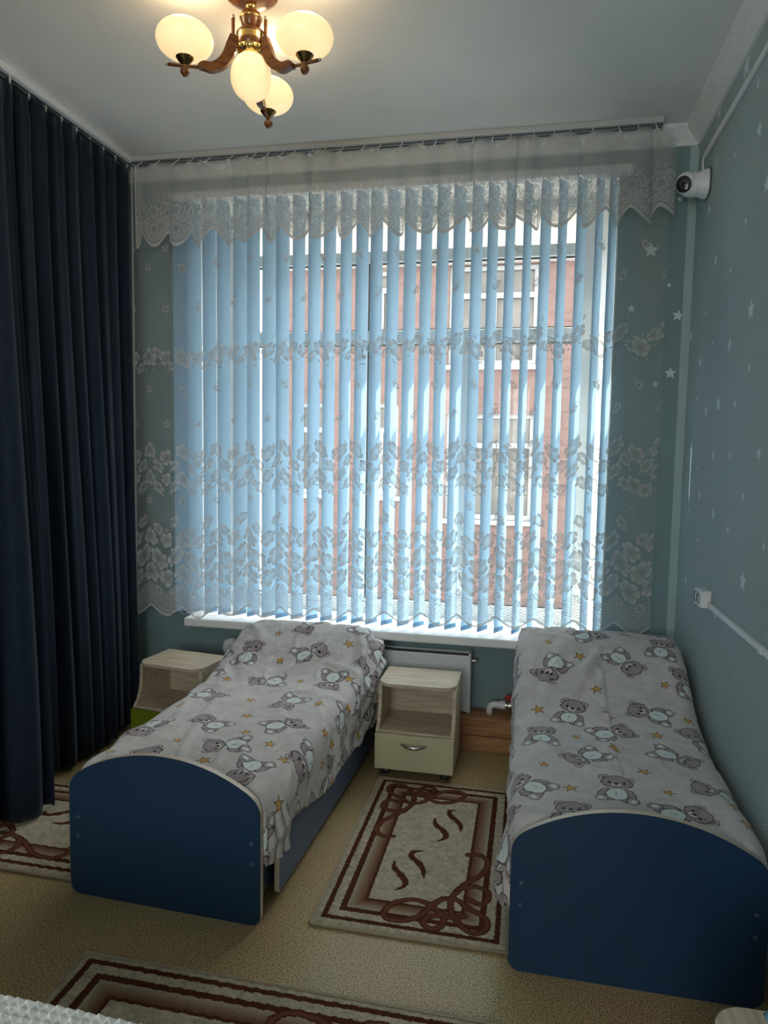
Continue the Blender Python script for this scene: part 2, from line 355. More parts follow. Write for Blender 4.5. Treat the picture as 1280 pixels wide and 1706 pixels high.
MB().box(*B(-5.15, 4.95, 7, 5.08, -.15, .4)).build('cornice', M['bwhite'], bd, bevel=.02)
MB().box(*B(-5.15, 5.08, 7, 7.4, -.05, .4)).build('roof_band', M['bwhite'], bd)
for o in OPEN:
    x0, z0, x1, z1 = o; fo = MB(); nq = 0
    for q in ((x0, z0, x0+.08, z1), (x1-.08, z0, x1, z1), (x0, z0, x1, z0+.1), (x0, z1-.08, x1, z1), (x0, z0+(z1-z0)*.68, x1, z0+(z1-z0)*.68+.1), ((x0+x1)/2-.06, z0, (x0+x1)/2+.06, z0+(z1-z0)*.7)): fo.box(*B(*q, .08+.004*nq, .16-.004*nq)); nq += 1
    fo_ = fo.build('window_frame', M['facade_frame'], bd); MB().box(*B(x0, z0, x1, z1, .17, .19)).build('pane', M['dirty'], fo_)
    MB().box(*B(x0-.08, z0-.08, x1+.08, z0, -.06, .14)).build('window_ledge', M['bwhite'], bd)
wb = thing('white_building', 'pale plastered wing beyond the left end of the brick building', 'building', (-8.5, 15.5, -3.5))
MB().box((-3, 0, 0), (3.35, .4, 10)).build('wall', M['bwhite'], wb); MB().box((-3.1, -.2, 10), (3.4, .5, 10.2)).build('roof', M['pvc'], wb)
# ------------------------------------------------------------------ beds
def arch(wd, hc, hs, r=.035, shoulder=.055):
    sag = hc-hs; xa = wd-.045; R = (xa*xa+sag*sag)/(2*sag); p = []
    for k in range(7):
        q = PI+PI/2*k/6; p.append((-wd+r+r*math.cos(q), r+r*math.sin(q)))
    for k in range(7):
        q = -PI/2+PI/2*k/6; p.append((wd-r+r*math.cos(q), r+r*math.sin(q)))
    for s in (1, -1):
        b = []
        for k in range(9):
            t = k/8; zc = hs-.045*xa/math.sqrt(R*R-xa*xa); a0 = (wd, zc-.045); a1 = (wd, zc); a2 = (xa, hs)
            b.append((s*((1-t)**2*a0[0]+2*t*(1-t)*a1[0]+t*t*a2[0]), (1-t)**2*a0[1]+2*t*(1-t)*a1[1]+t*t*a2[1]))
        if s == 1:
            p += b
            for k in range(1, 24):
                x = xa*(1-2*k/24); p.append((x, hc-R+math.sqrt(R*R-x*x)))
        else: p += b[::-1]
    return p
def make_bed(label, loc, rz, drawer):
    b = thing('child_bed', label, 'bed', loc, rz, 'blue laminate beds')
    for y0, hc, hs, nm in ((0, .498, .418, 'footboard'), (1.385, .575, .49, 'headboard')):
        P = arch(.3325, hc, hs); bo = MB().prism(P, XZ, y0, y0+.018).build(nm, M['blue'], b)
        MB().band([(x*1.0025, z+.0008*(1 if z > .1 else -1)*0+.0006) for x, z in P], XZ, y0-.0006, y0+.0186).build('edge_band', M['edge'], bo, auto=.7)
        if y0 == 0:
            for x in (-.303, .303):
                for z in (.197, .260):
                    MB().lathe([(0, .0035), (.004, .0035), (.0065, .002), (.0075, 0)], (x, 0, z), (0, -1, 0), 14).build('bolt_cap', M['cap'], b, smooth=True)
    for s in (-1, 1): MB().box((s*.300-.009, .018, .06), (s*.300+.009, 1.385, .30)).build('side_rail', M['blue'], b, bevel=.001)
    MB().box((-.291, .018, .255), (.291, 1.385, .272)).build('base_panel', M['blue'], b)
    if drawer:
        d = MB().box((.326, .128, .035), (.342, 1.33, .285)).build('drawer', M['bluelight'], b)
        MB().box((.3258, .1265, .035), (.3422, .1282, .285)).box((.3258, .128, .285), (.3422, 1.33, .2862)).build('edge_band', M['edge'], d)
        MB().box((-.27, .15, .045), (.326, 1.31, .06)).box((.310, .15, .06), (.326, 1.31, .20)).build('drawer_box', M['blue'], b)
    return b
bedL = make_bed('blue bed with arched footboard and pulled-out underbed drawer, left of the striped rug', (-1.097, 1.94, 0), math.radians(-2), True)
bedR = make_bed('blue bed with arched footboard standing against the starred wall', (.312, 1.92, 0), 0, False)
def mattress(label, bed):
    m = MB().box((-.295, .03, .274), (.295, 1.375, .40)).build('mattress', M['mattress'], None, bevel=.03, seg=4)
    m.location = bed.location; m.rotation_euler = bed.rotation_euler
    return tag(m, label, 'mattress', 'mattresses under the teddy blankets')
mattress('pale mattress of the left bed, under its teddy bear blanket', bedL)
mattress('pale mattress of the bed against the starred wall, under its blanket', bedR)
def pillow(label, bed, z0):
    n, k = 28, 20; v = []; f = []
    for side_ in (1, -1):
        for j in range(k):
            for i in range(n):
                a = -1+2*i/(n-1); c = -1+2*j/(k-1); e = max(0, (1-a**4)*(1-c**4))**.5
                v.append((a*.26, c*.13, side_*.055*e))
    for s_ in range(2):
        for j in range(k-1):
            for i in range(n-1):
                q = s_*n*k+j*n+i; f.append((q, q+1, q+n+1, q+n) if s_ == 0 else (q, q+n, q+n+1, q+1))
    R = Matrix.Rotation(math.radians(30), 3, 'X'); v = [R @ Vector(p)+Vector((0, 1.225, z0)) for p in v]
    p = MB().add(v, f).build('pillow', M['mattress'], None, smooth=True); p.location = bed.location; p.rotation_euler = bed.rotation_euler
    return tag(p, label, 'pillow', 'pillows under the teddy blankets')
pillow('plump pillow under the blanket at the head of the left bed', bedL, .462)
pillow('plump pillow under the blanket at the head of the bed by the starred wall', bedR, .475)

# ------------------------------------------------------------------ teddy blankets (print drawn into a cloth texture)
def smooth_curve(pts, n=600):
    p = np.array(pts, float); t = np.concatenate([[0], np.cumsum(np.hypot(*np.diff(p, axis=0).T))])
    m = np.zeros_like(p); m[1:-1] = (p[2:]-p[:-2])/(t[2:]-t[:-2])[:, None]; m[0] = (p[1]-p[0])/(t[1]-t[0]); m[-1] = (p[-1]-p[-2])/(t[-1]-t[-2])
    q = np.linspace(0, t[-1], n); i = np.clip(np.searchsorted(t, q, side='right')-1, 0, len(t)-2)
    h = (t[i+1]-t[i]); s = (q-t[i])/h; h = h[:, None]; s = s[:, None]
    c = (2*s**3-3*s**2+1)*p[i]+(s**3-2*s**2+s)*h*m[i]+(-2*s**3+3*s**2)*p[i+1]+(s**3-s**2)*h*m[i+1]
    L = np.concatenate([[0], np.cumsum(np.hypot(*np.diff(c, axis=0).T))])
    return c, L
def vnoise(x, y, seed):
    r = np.random.RandomState(seed).rand(64, 64); xi = np.floor(x).astype(int); yi = np.floor(y).astype(int); fx = x-xi; fy = y-yi
    fx = fx*fx*(3-2*fx); fy = fy*fy*(3-2*fy); g = lambda a, b: r[a % 64, b % 64]
    return (g(xi, yi)*(1-fx)+g(xi+1, yi)*fx)*(1-fy)+(g(xi, yi+1)*(1-fx)+g(xi+1, yi+1)*fx)*fy-.5
BLANKET = {
 'left': dict(prof=[(.028,.345),(.032,.40),(.06,.418),(.35,.425),(.75,.428),(.95,.445),(1.08,.485),(1.2,.55),(1.29,.592),(1.36,.60),(1.405,.575),(1.425,.50),(1.43,.40)],
   w=[(0,.322),(.1,.338),(.9,.342),(1.2,.358),(1.45,.366),(2,.366)], r=[(0,.06),(1.0,.06),(1.25,.12),(1.5,.14),(2,.14)],
   hemR=[(0,.20),(.07,.185),(.14,.20),(.22,.245),(.32,.225),(.45,.19),(.6,.165),(.8,.17),(1.05,.18),(1.18,.19),(1.3,.17),(1.6,.17),(2,.2)],
   hemL=[(0,.16),(2,.16)], seed=3, crown=.012),
 'right': dict(prof=[(.028,.345),(.032,.405),(.06,.425),(.35,.432),(.62,.432),(.78,.45),(.92,.485),(1.03,.535),(1.14,.592),(1.25,.632),(1.36,.648),(1.41,.64),(1.425,.58),(1.43,.45)],
   w=[(0,.322),(.1,.336),(.9,.338),(1.45,.345),(2,.345)], r=[(0,.06),(1.0,.06),(1.3,.05),(2,.05)],
   hemR=[(0,.30),(2,.30)], hemL=[(0,.20),(.05,.165),(.12,.16),(.25,.10),(.5,.06),(.9,.06),(1.2,.08),(2,.1)], seed=9, crown=.008)}
def blanket(side, na=141, nb=190):
    K = BLANKET[side]; c, L = smooth_curve(K['prof']); b = np.linspace(0, L[-1], nb)
    y = np.interp(b, L, c[:, 0]); z = np.interp(b, L, c[:, 1])
    it = lambda k: np.interp(y, *np.array(K[k]).T)
    w = it('w'); r = it('r'); hr = it('hemR'); hl = it('hemL')
    s = np.linspace(-1, 1, na)[None, :]; B = b[:, None]; W = w[:, None]; Rr = r[:, None]; Z = z[:, None]; Y = np.repeat(y[:, None], na, 1)
    quarter = Rr*PI/2; flat = W-Rr
    aR = flat+quarter+np.maximum(Z-Rr-hr[:, None], .01); aL = flat+quarter+np.maximum(Z-Rr-hl[:, None], .01)
    A = np.where(s > 0, s*aR, s*aL); aa = np.abs(A); sg = np.sign(A)
    th = np.clip((aa-flat)/Rr, 0, PI/2); down = np.maximum(aa-flat-quarter, 0)
    x = np.minimum(aa, flat)+Rr*np.sin(th); drop = Rr*(1-np.cos(th))+down
    X = sg*x; ZZ = Z-drop-K['crown']*(np.minimum(aa/W, 1))**2
    # normals in the cross plane
    nx = sg*np.sin(th); nz = np.cos(th)
    dy = np.gradient(c[:, 0]); dz = np.gradient(c[:, 1]); sl = np.interp(b, L, np.arctan2(dz, dy))[:, None]
    hang = np.clip(down/.12, 0, 1); pil = np.clip((Y-.72)/.35, 0, 1); Bf = B+0*A; S = K['seed']
    d = .012*vnoise(A*6+20, Bf*5, S)+.010*vnoise(A*13+20, Bf*10, S+1)+.007*pil*vnoise(A*26+20, Bf*7, S+7)
    cr = vnoise(A*9+Bf*3+20, Bf*4, S+11); d += .009*np.exp(-(cr/.05)**2)
    d += hang*(.016*vnoise(Bf*16+40, down*2+3, S+2)+.006*vnoise(Bf*45+9, down*2, S+3))
    if side == 'left':
        d += np.where(A > 0, 1, 0)*np.clip((aa-.22)/.12, 0, 1)*np.clip((Y-.95)/.2, 0, 1)*.014*np.sin(A*70+Bf*9)*np.clip((1.5-Y)/.1, 0, 1)
        t = (A-.10)-(Bf-1.15)*.55; d += .020*np.exp(-(t/.018)**2)*np.exp(-((Bf-1.12)/.16)**2)
        t = (A+.22)-(Bf-1.0)*-.5; d -= .012*np.exp(-(t/.03)**2)*np.exp(-((Bf-1.05)/.12)**2)
        d += np.where(A > 0, 1, 0)*np.exp(-((Y-.11)/.07)**2)*np.clip((aa-.36)/.08, 0, 1)*(.018+.012*np.sin(Bf*170))
    else:
        for a0, k, amp in ((-.19, .20, .024), (-.06, .42, .028), (.09, .6, .022), (-.28, .1, .02), (.02, .5, .012)):
            t = (A-a0)-(Bf-1.12)*k; d += amp*np.exp(-(t/.024)**2)*np.exp(-((Bf-1.12)/.17)**2)
        t = (Bf-.86)-(A-.05)*.55+.03*np.sin(A*14); d += .028*np.exp(-(t/.024)**2)*np.clip((A+.08)/.06, 0, 1)*np.clip((.30-A)/.1, 0, 1)
        t = (Bf-.93)-(A+.1)*.9; d += .010*np.exp(-(t/.02)**2)*np.clip((.1-aa)/.1+1, 0, 1)*.6
        d += np.where(A < 0, 1, 0)*np.exp(-((Y-.10)/.09)**2)*np.clip((aa-.38)/.1, 0, 1)*(.026+.008*np.sin(Bf*120))
    edge = np.clip(Bf/.06, 0, 1); d = d*edge+.004
    if side == 'right': d = np.where(A > 0, np.minimum(d, .004), d)
    X = X+nx*d; ZZ = ZZ+nz*d*np.cos(sl); Y = Y-nz*d*np.sin(sl)
    V = np.stack([X, Y, ZZ], -1).reshape(-1, 3); UV = np.stack([A+.75, Bf], -1).reshape(-1, 2)
    i, j = np.meshgrid(np.arange(nb-1), np.arange(na-1), indexing='ij'); q = i*na+j
    F = np.stack([q, q+1, q+na+1, q+na], -1).reshape(-1, 4)
    return V, UV, F

BEARS = {'left': [(0.888,1.218,0.825,1.172),(0.661,0.911,0.73,0.938),(0.987,0.924,0.984,1.024),(0.615,0.705,0.527,0.75),(0.874,0.676,0.895,0.762),(0.635,0.494,0.702,0.459),(1.001,0.557,0.95,0.516),(0.489,0.308,0.494,0.382),(0.779,0.281,0.849,0.309),(0.972,0.113,0.979,0.176),(1.1,0.305,1.113,0.385),(1.246,0.853,1.144,0.813),(1.1,1.199,1.149,1.176),(1.09,1.366,1.043,1.387),(0.548,1.193,0.542,1.131),(0.752,1.353,0.761,1.393),(1.231,0.621,1.272,0.598),(0.613,0.175,0.648,0.135),(0.408,1.016,0.417,1.0)], 'right': [(0.515,1.061,0.552,1.121),(0.884,1.144,0.835,1.2),(1.022,1.385,1.004,1.301),(0.765,1.405,0.699,1.375),(0.627,0.903,0.613,0.848),(0.852,0.917,0.919,0.895),(0.506,0.721,0.505,0.65),(0.796,0.752,0.745,0.727),(0.602,0.47,0.656,0.518),(0.986,0.578,0.937,0.603),(0.728,0.338,0.723,0.286),(0.984,0.373,1.043,0.363),(0.94,0.197,0.883,0.182),(0.414,0.321,0.466,0.277),(0.582,0.141,0.577,0.101),(1.048,0.783,1.068,0.75),(1.074,1.147,1.082,1.103)]}
PSTARS = {'left': [(0.635,1.294),(0.994,1.271),(0.711,1.112),(0.855,0.976),(0.529,0.929),(0.73,0.737),(0.483,0.606),(0.784,0.582),(0.857,0.415),(0.657,0.288),(0.816,0.181),(0.973,0.361),(1.097,0.612),(1.105,0.885),(1.013,0.762),(0.491,0.149),(1.127,0.129)], 'right': [(0.536,1.297),(0.663,1.199),(0.72,1.0),(0.991,1.083),(0.493,0.868),(0.752,0.842),(0.628,0.687),(0.912,0.747),(0.749,0.589),(0.51,0.436),(0.824,0.44),(0.586,0.276),(0.875,0.309),(1.061,0.197),(0.871,1.422),(1.041,0.885),(1.096,0.574)]}
PPM = 1000
def ell(X, Y, cx, cy, rx, ry, rot=0):
    c, s = math.cos(rot), math.sin(rot); x = (X-cx)*c+(Y-cy)*s; y = -(X-cx)*s+(Y-cy)*c
    return (np.sqrt((x/rx)**2+(y/ry)**2)-1)*min(rx, ry)
def paint(a, d, fill, line=(.25,.21,.22), lw=.022, px=.014, fa=1.):
    m = np.clip(.5-d/px, 0, 1)[..., None]*fa; a[:] = a*(1-m)+np.array(fill)*m
    if lw:
        o = np.clip((lw-np.abs(d))/px+.3, 0, 1)[..., None]*.9; a[:] = a*(1-o)+np.array(line)*o
GREY, PALE, WHITE, DARK = (.63,.58,.59), (.75,.71,.71), (.86,.89,.88), (.19,.16,.17)
def bear(img, hx, hy, bx, by, k):
    ux, uy = hx-bx, hy-by; n = math.hypot(ux, uy) or 1; ux, uy = ux/n, uy/n; S = .068
    cx, cy = bx+ux*.012, by+uy*.012; e = .105
    i0, i1 = max(0, int((cx-e)*PPM)), min(img.shape[1], int((cx+e)*PPM)); j0, j1 = max(0, int((cy-e)*PPM)), min(img.shape[0], int((cy+e)*PPM))
    if i1 <= i0 or j1 <= j0: return
    jj, ii = np.mgrid[j0:j1, i0:i1]; dx = (ii+.5)/PPM-cx; dy = (jj+.5)/PPM-cy
    X = (dx*uy-dy*ux)/S*(1 if k % 2 else -1); Y = (dx*ux+dy*uy)/S-.05; a = img[j0:j1, i0:i1]
    wob = .012*np.sin(X*17+k)+.012*np.sin(Y*19+k*2)
    for s in (-1, 1):
        paint(a, ell(X, Y, s*.56, -.42, .20, .40, s*.5)+wob, GREY)                 # arms
        paint(a, ell(X, Y, s*.40, -.95, .34, .24, -s*.35)+wob, GREY)                # legs
    paint(a, ell(X, Y, 0, -.52, .46, .52)+wob, WHITE)                               # belly
    ln = np.maximum(np.abs(X-.04-.1*(Y+.5)**2)-.012, np.abs(Y+.45)-.18); paint(a, ln, DARK, lw=0)
    for s in (-1, 1):
        paint(a, ell(X, Y, s*.66, -1.0, .27, .29, s*.3)+wob, PALE); paint(a, ell(X, Y, s*.68, -1.0, .15, .18, s*.3), WHITE, lw=.014)
        paint(a, ell(X, Y, s*.55, .92, .23, .23)+wob, PALE); paint(a, ell(X, Y, s*.54, .90, .13, .14), (.52,.46,.47), lw=0)
    paint(a, np.minimum(ell(X, Y, 0, .52, .68, .48), ell(X, Y, 0, .62, .56, .50))+wob, GREY)  # head
    paint(a, ell(X, Y, -.2, .75, .35, .25), (.66,.61,.615), lw=0, fa=.6)
    paint(a, ell(X, Y, .02, .32, .25, .19), (.85,.82,.80), lw=.012)
    paint(a, ell(X, Y, .02, .40, .12, .08), DARK, lw=0)
    paint(a, np.maximum(np.abs(X-.02)-.015, np.abs(Y-.28)-.08), DARK, lw=0)
    for s in (-1, 1): paint(a, ell(X, Y, s*.32, .48, .075, .085), (.12,.10,.11), lw=0); paint(a, ell(X, Y, s*.34, .68, .06, .02, s*.3), DARK, lw=0)
def pstar(img, x, y, k):
    R = (.020, .026, .023)[k % 3]; e = R*1.3
    i0, i1 = max(0, int((x-e)*PPM)), min(img.shape[1], int((x+e)*PPM)); j0, j1 = max(0, int((y-e)*PPM)), min(img.shape[0], int((y+e)*PPM))
    if i1 <= i0 or j1 <= j0: return
    jj, ii = np.mgrid[j0:j1, i0:i1]; dx = ((ii+.5)/PPM-x)/R; dy = ((jj+.5)/PPM-y)/R; th = np.arctan2(dx, dy)+k*.7; rr = np.hypot(dx, dy)
    q = np.abs(((th/(2*PI/5)) % 1)*2-1); px_, py_ = rr*np.sin((1-q)*PI/5), rr*np.cos((1-q)*PI/5)
    ix, iy = .42*math.sin(PI/5), .42*math.cos(PI/5); ex, ey = ix, iy-1; L_ = math.hypot(ex, ey)
    d = (px_*ey-(py_-1)*ex)/L_; d = -d if (0*ey-(0-1)*ex)/L_ > 0 else d
    paint(img[j0:j1, i0:i1], d, (.80,.62,.34), (.24,.19,.14), lw=.05, px=.05)
def blanket_mat(side, ext):
    hh, ww = int(1.95*PPM), int(1.5*PPM); im = np.empty((hh, ww, 3), np.float32); im[:] = (.795,.775,.765)
    jj, ii = np.mgrid[0:hh, 0:ww]; nz = vnoise(ii/37., jj/29., 5)+.6*vnoise(ii/11., jj/15., 6); im *= (1+.07*nz)[..., None]
    for k, q in enumerate(BEARS[side]): bear(im, *q, k)
    taken = [((q[0]+q[2])/2, (q[1]+q[3])/2) for q in BEARS[side]]+list(PSTARS[side])
    for k, q in enumerate(PSTARS[side]): pstar(im, q[0], q[1], k)
    r = np.random.RandomState(4)                                                    # the rest of the print, where the photo shows none of it
    for gy in np.arange(.02, 1.9, .13):
        for gx in np.arange(.06, 1.45, .14):
            x, y = gx+r.uniform(-.02, .02), gy+r.uniform(-.02, .02)
            if abs(x-.75) < .30 and y < 1.45: continue
            dm = min(math.hypot(x-t[0], y-t[1]) for t in taken)
            if dm > .115: q = r.uniform(0, 6.28); bear(im, x+.03*math.cos(q), y+.03*math.sin(q), x-.02*math.cos(q), y-.02*math.sin(q), len(taken)); taken.append((x, y))
            elif dm > .08: pstar(im, x, y, len(taken)); taken.append((x, y))
    fz = r.rand(hh//2, ww//2).repeat(2, 0).repeat(2, 1)[:hh, :ww]-.5; im *= (1+.05*fz)[..., None]
    m, nt, p, N, L = newmat('teddy_fleece_'+side)
    t = N.new('ShaderNodeTexImage'); t.image = image('teddy_print_'+side, np.clip(im, 0, 1)); t.extension = 'EXTEND'
    uv = N.new('ShaderNodeUVMap'); uv.uv_map = 'uv'; mp = N.new('ShaderNodeMapping'); mp.inputs['Scale'].default_value = (1/1.5, 1/1.95, 1)
    L.new(uv.outputs[0], mp.inputs[0]); L.new(mp.outputs[0], t.inputs[0]); L.new(t.outputs[0], p.inputs['Base Color'])
    p.inputs['Roughness'].default_value = .9; p.inputs['Specular IOR Level'].default_value = .1; p.inputs['Sheen Weight'].default_value = .25; p.inputs['Sheen Roughness'].default_value = .4
    tc = N.new('ShaderNodeTexCoord'); n = N.new('ShaderNodeTexNoise'); n.inputs['Scale'].default_value = 160; n.inputs['Detail'].default_value = 4; L.new(tc.outputs['Object'], n.inputs['Vector'])
    n2 = N.new('ShaderNodeTexNoise'); n2.inputs['Scale'].default_value = 28; n2.inputs['Detail'].default_value = 4; n2.inputs['Distortion'].default_value = .6; L.new(tc.outputs['Object'], n2.inputs['Vector'])
    ad = N.new('ShaderNodeMath'); ad.operation = 'MULTIPLY_ADD'; ad.inputs[1].default_value = 2.5; L.new(n2.outputs['Fac'], ad.inputs[0]); L.new(n.outputs['Fac'], ad.inputs[2])
    b = N.new('ShaderNodeBump'); b.inputs['Strength'].default_value = .35; b.inputs['Distance'].default_value = .006; L.new(ad.outputs[0], b.inputs['Height']); L.new(b.outputs[0], p.inputs['Normal'])
    return m
for side, bed, lab in (('left', bedL, 'grey fleece blanket printed with teddy bears and stars, over the left bed'), ('right', bedR, 'grey fleece blanket printed with teddy bears, over the bed by the starred wall')):
    V, UV, F_ = blanket(side); o = MB().add(V.tolist(), F_.tolist()).build('teddy_blanket', blanket_mat(side, 0), None, smooth=True, uv=UV)
    o.location = bed.location; o.rotation_euler = bed.rotation_euler
    md = o.modifiers.new('cloth', 'SOLIDIFY'); md.thickness = .006; md.offset = 1
    tag(o, lab, 'blanket', 'teddy bear blankets')

# ------------------------------------------------------------------ nightstands
def make_nightstand(label, front):
    t = thing('nightstand', label, 'nightstand', group='oak nightstands with a drawer')
    W = .172; prof = [(-.0, .045), (.285, .045), (.285, .404), (.055, .404), (.052, .36), (.050, .32), (.042, .28), (.026, .24), (.0, .212)]
    for s in (-1, 1): MB().prism(prof, YZ, s*(W-.004)-.008, s*(W-.004)+.008).build('side_panel', M['oak'], t, bevel=.001)
    MB().box((-W+.012, .27, .06), (W-.012, .284, .404)).build('back_panel', M['oak'], t)
    MB().box((-W+.012, .006, .200), (W-.012, .27, .214)).build('shelf', M['oak'], t, bevel=.001)
    MB().box((-W+.012, .02, .045), (W-.012, .27, .058)).build('bottom_panel', M['oak'], t)
    pl = []
    for k in range(9): q = PI+PI/2*k/8; pl.append((-W+.065-.003+.065*math.cos(q), .025+.065+.065*math.sin(q)))
    for k in range(9): q = -PI/2+PI/2*k/8; pl.append((W-.065+.003+.065*math.cos(q), .025+.065+.065*math.sin(q)))
    pl += [(W+.003, .286), (-W-.003, .286)]
    MB().prism(pl, XY, .404, .420).build('top_panel', M['oak'], t, bevel=.0015)
    d = MB().box((-W-.004, -.017, .045), (W+.004, -.001, .205)).build('drawer', front, t, bevel=.0015)
    pts = [(-.058+.116*k/12, -.017-.020*math.sin(PI*k/12)**.7, .166-.006*math.sin(PI*k/12)) for k in range(13)]
    h = MB().tube(pts, [.004+.0055*math.sin(PI*k/12) for k in range(13)], 10).build('handle', M['metal'], d, smooth=True); h['label'] = 'curved satin metal handle'
    for x in (-.135, .135):
        for y in (.035, .245):
            c = MB().box((x-.017, y-.016, .032), (x+.017, y+.016, .045)).box((x-.022, y-.014, .010), (x-.017, y+.018, .034)).box((x+.017, y-.014, .010), (x+.022, y+.018, .034)).build('caster', M['black'], t)
            MB().lathe([(0, -.016), (.014, -.016), (.0165, -.012), (.0165, .012), (.014, .016), (0, .016)], (x, y, .0165), (1, 0, 0), 18).build('wheel', M['black'], c, auto=.6)
    return t
ns = make_nightstand('oak nightstand with cream drawer standing between the two beds', M['cream']); ns.location = (-.470, 3.005, 0)
def other_ns(lab, loc, rz, front=None):
    o = dup(ns); o['label'] = lab; o.location = loc; o.rotation_euler = (0, 0, rz)
    for ch in o.children:
        if ch.name.startswith('drawer') and front: ch.data = ch.data.copy(); ch.data.materials[0] = front
    return o
other_ns('oak nightstand with olive green drawer, between the left bed and the navy curtain', (-1.672, 2.985, 0), math.radians(-8), M['green'])
other_ns('oak nightstand cut off at the bottom right corner, at the foot of the right bed', (.335, 1.190, 0), -PI/2)

# ------------------------------------------------------------------ rugs
RP = [[(.74,.47),(.80,.48),(.858,.446),(.843,.374),(.782,.322),(.717,.261),(.688,.196),(.705,.132),(.767,.078),(.827,.056),(.88,.077),(.885,.121),(.843,.151),(.782,.17),(.717,.205),(.647,.2),(.587,.153),(.54,.1),(.47,.068),(.393,.062),(.355,.088),(.38,.133),(.45,.168),(.53,.174),(.608,.146),(.665,.108),(.655,.063),(.612,.048),(.568,.068),(.588,.101),(.653,.115),(.722,.116),(.768,.127)],
      [(.717,.261),(.797,.288),(.87,.272),(.88,.233),(.848,.199),(.78,.215)]]
RS = [[(.61,.781),(.57,.764),(.59,.724),(.632,.695),(.66,.663),(.67,.625)],[(.487,.695),(.505,.647),(.55,.619),(.583,.582),(.573,.554),(.538,.532)],[(.467,.457),(.41,.442),(.413,.412),(.467,.378),(.498,.342),(.513,.3)],[(.322,.369),(.33,.336),(.38,.299),(.418,.261),(.415,.234),(.38,.213)]]
def rug_images():
    wd, hh = 600, 1005; img = np.empty((hh, wd, 3), np.float32); BG = np.array((.73,.69,.60)); BR = np.array((.34,.19,.14)); img[:] = BG
    jj, ii = np.mgrid[0:hh, 0:wd]; r = np.random.RandomState(2); j1 = vnoise(ii/3., jj/3., 8)*5; x = ii+j1; y = jj+vnoise(ii/3.+50, jj/3., 9)*5
    img *= (1+.16*vnoise(ii/16., jj/16., 3)+.16*vnoise(ii/6., jj/6., 4))[..., None]
    e = np.minimum(np.minimum(x, wd-x), np.minimum(y, hh-y)); hgt = np.full((hh, wd), 1., np.float32)
    g = np.clip((e-92)/48, 0, 1); gm = ((e > 92) & (e < 140))[..., None]; gr = BG*(1-g[..., None])*.95+np.array((.45,.30,.22))*g[..., None]
    img[:] = np.where(gm, gr, img)
    for a, b in ((26, 43), (72, 92), (140, 150)):
        mk = ((e > a) & (e < b)); img[mk] = BR; hgt[mk] = .75
    def stroke(pts, wpx, taper, col0, rim):
        p = np.array(pts)*[wd, hh]; c, L = smooth_curve(p, 260); best = np.full((hh, wd), 1e9, np.float32)
        for k, (cx, cy) in enumerate(c):
            rr = wpx*(math.sin(PI*(k+6)/272)**.6 if taper else 1)
            a0, a1, b0, b1 = int(max(0, cx-30)), int(min(wd, cx+30)), int(max(0, cy-30)), int(min(hh, cy+30))
            if a1 <= a0 or b1 <= b0: continue
            d = np.hypot(x[b0:b1, a0:a1]-cx, y[b0:b1, a0:a1]-cy)-rr; best[b0:b1, a0:a1] = np.minimum(best[b0:b1, a0:a1], d)
        mk = best < 0; inner = (best < -wpx*.45) & (not taper); img[mk] = BR; hgt[mk] = .8
        if rim: img[inner] = np.array((.45,.28,.20))
    for q in RP: stroke(q, 12, False, BR, True); stroke([(1-a, 1-b) for a, b in q], 12, False, BR, True)
    for q in RS: stroke(q, 12, True, BR, False)
    img *= (1+.22*(r.rand(hh, wd)-.5))[..., None]
    return np.clip(img, 0, 1)
def rug_mat():
    m, nt, p, N, L = newmat('carved_pile'); t = N.new('ShaderNodeTexImage'); t.image = image('rug_pattern', rug_images()); t.extension = 'EXTEND'
    uv = N.new('ShaderNodeUVMap'); uv.uv_map = 'uv'; L.new(uv.outputs[0], t.inputs[0]); L.new(t.outputs[0], p.inputs['Base Color'])
    p.inputs['Roughness'].default_value = .95; p.inputs['Specular IOR Level'].default_value = .05
    tc = N.new('ShaderNodeTexCoord'); n = N.new('ShaderNodeTexNoise'); n.inputs['Scale'].default_value = 260; n.inputs['Detail'].default_value = 3; L.new(tc.outputs['Object'], n.inputs['Vector'])
    n2 = N.new('ShaderNodeTexNoise'); n2.inputs['Scale'].default_value = 40; n2.inputs['Detail'].default_value = 5; L.new(tc.outputs['Object'], n2.inputs['Vector'])
    a = N.new('ShaderNodeMath'); a.operation = 'ADD'; L.new(n.outputs['Fac'], a.inputs[0]); L.new(n2.outputs['Fac'], a.inputs[1])
    b = N.new('ShaderNodeBump'); b.inputs['Strength'].default_value = .7; b.inputs['Distance'].default_value = .008; L.new(a.outputs[0], b.inputs['Height']); L.new(b.outputs[0], p.inputs['Normal'])
    return m
RUGM = rug_mat()
def rug(label, x, y, rz, sx=.6, sy=1.005, flip=False):
    t = thing('rug', label, 'rug', (x, y, 0), rz, 'beige rugs with brown knot pattern'); nx, ny = 48, 80; v = []; uv = []; f = []
    for j in range(ny+1):
        for i in range(nx+1):
            a, b = i/nx, j/ny; e = min(a*sx, (1-a)*sx, b*sy, (1-b)*sy)
            v.append(((a-.5)*sx, (b-.5)*sy, .003+.009*min(1, e/.012)+.0018*float(math.sin(i*12.9+j*7.3)*math.sin(j*3.1)))); uv.append((1-a if flip else a, b))
    for j in range(ny):
        for i in range(nx): q = j*(nx+1)+i; f.append((q, q+1, q+nx+2, q+nx+1))
    MB().add(v, f).build('pile', RUGM, t, smooth=True, uv=np.array(uv))
    r = .006; X, Y = sx/2, sy/2
    MB().tube([(-X, -Y, r), (X, -Y, r), (X, Y, r), (-X, Y, r), (-X, -Y, r)], r, 8, False).build('bound_edge', M['edge_tape'], t, smooth=True)
    return t
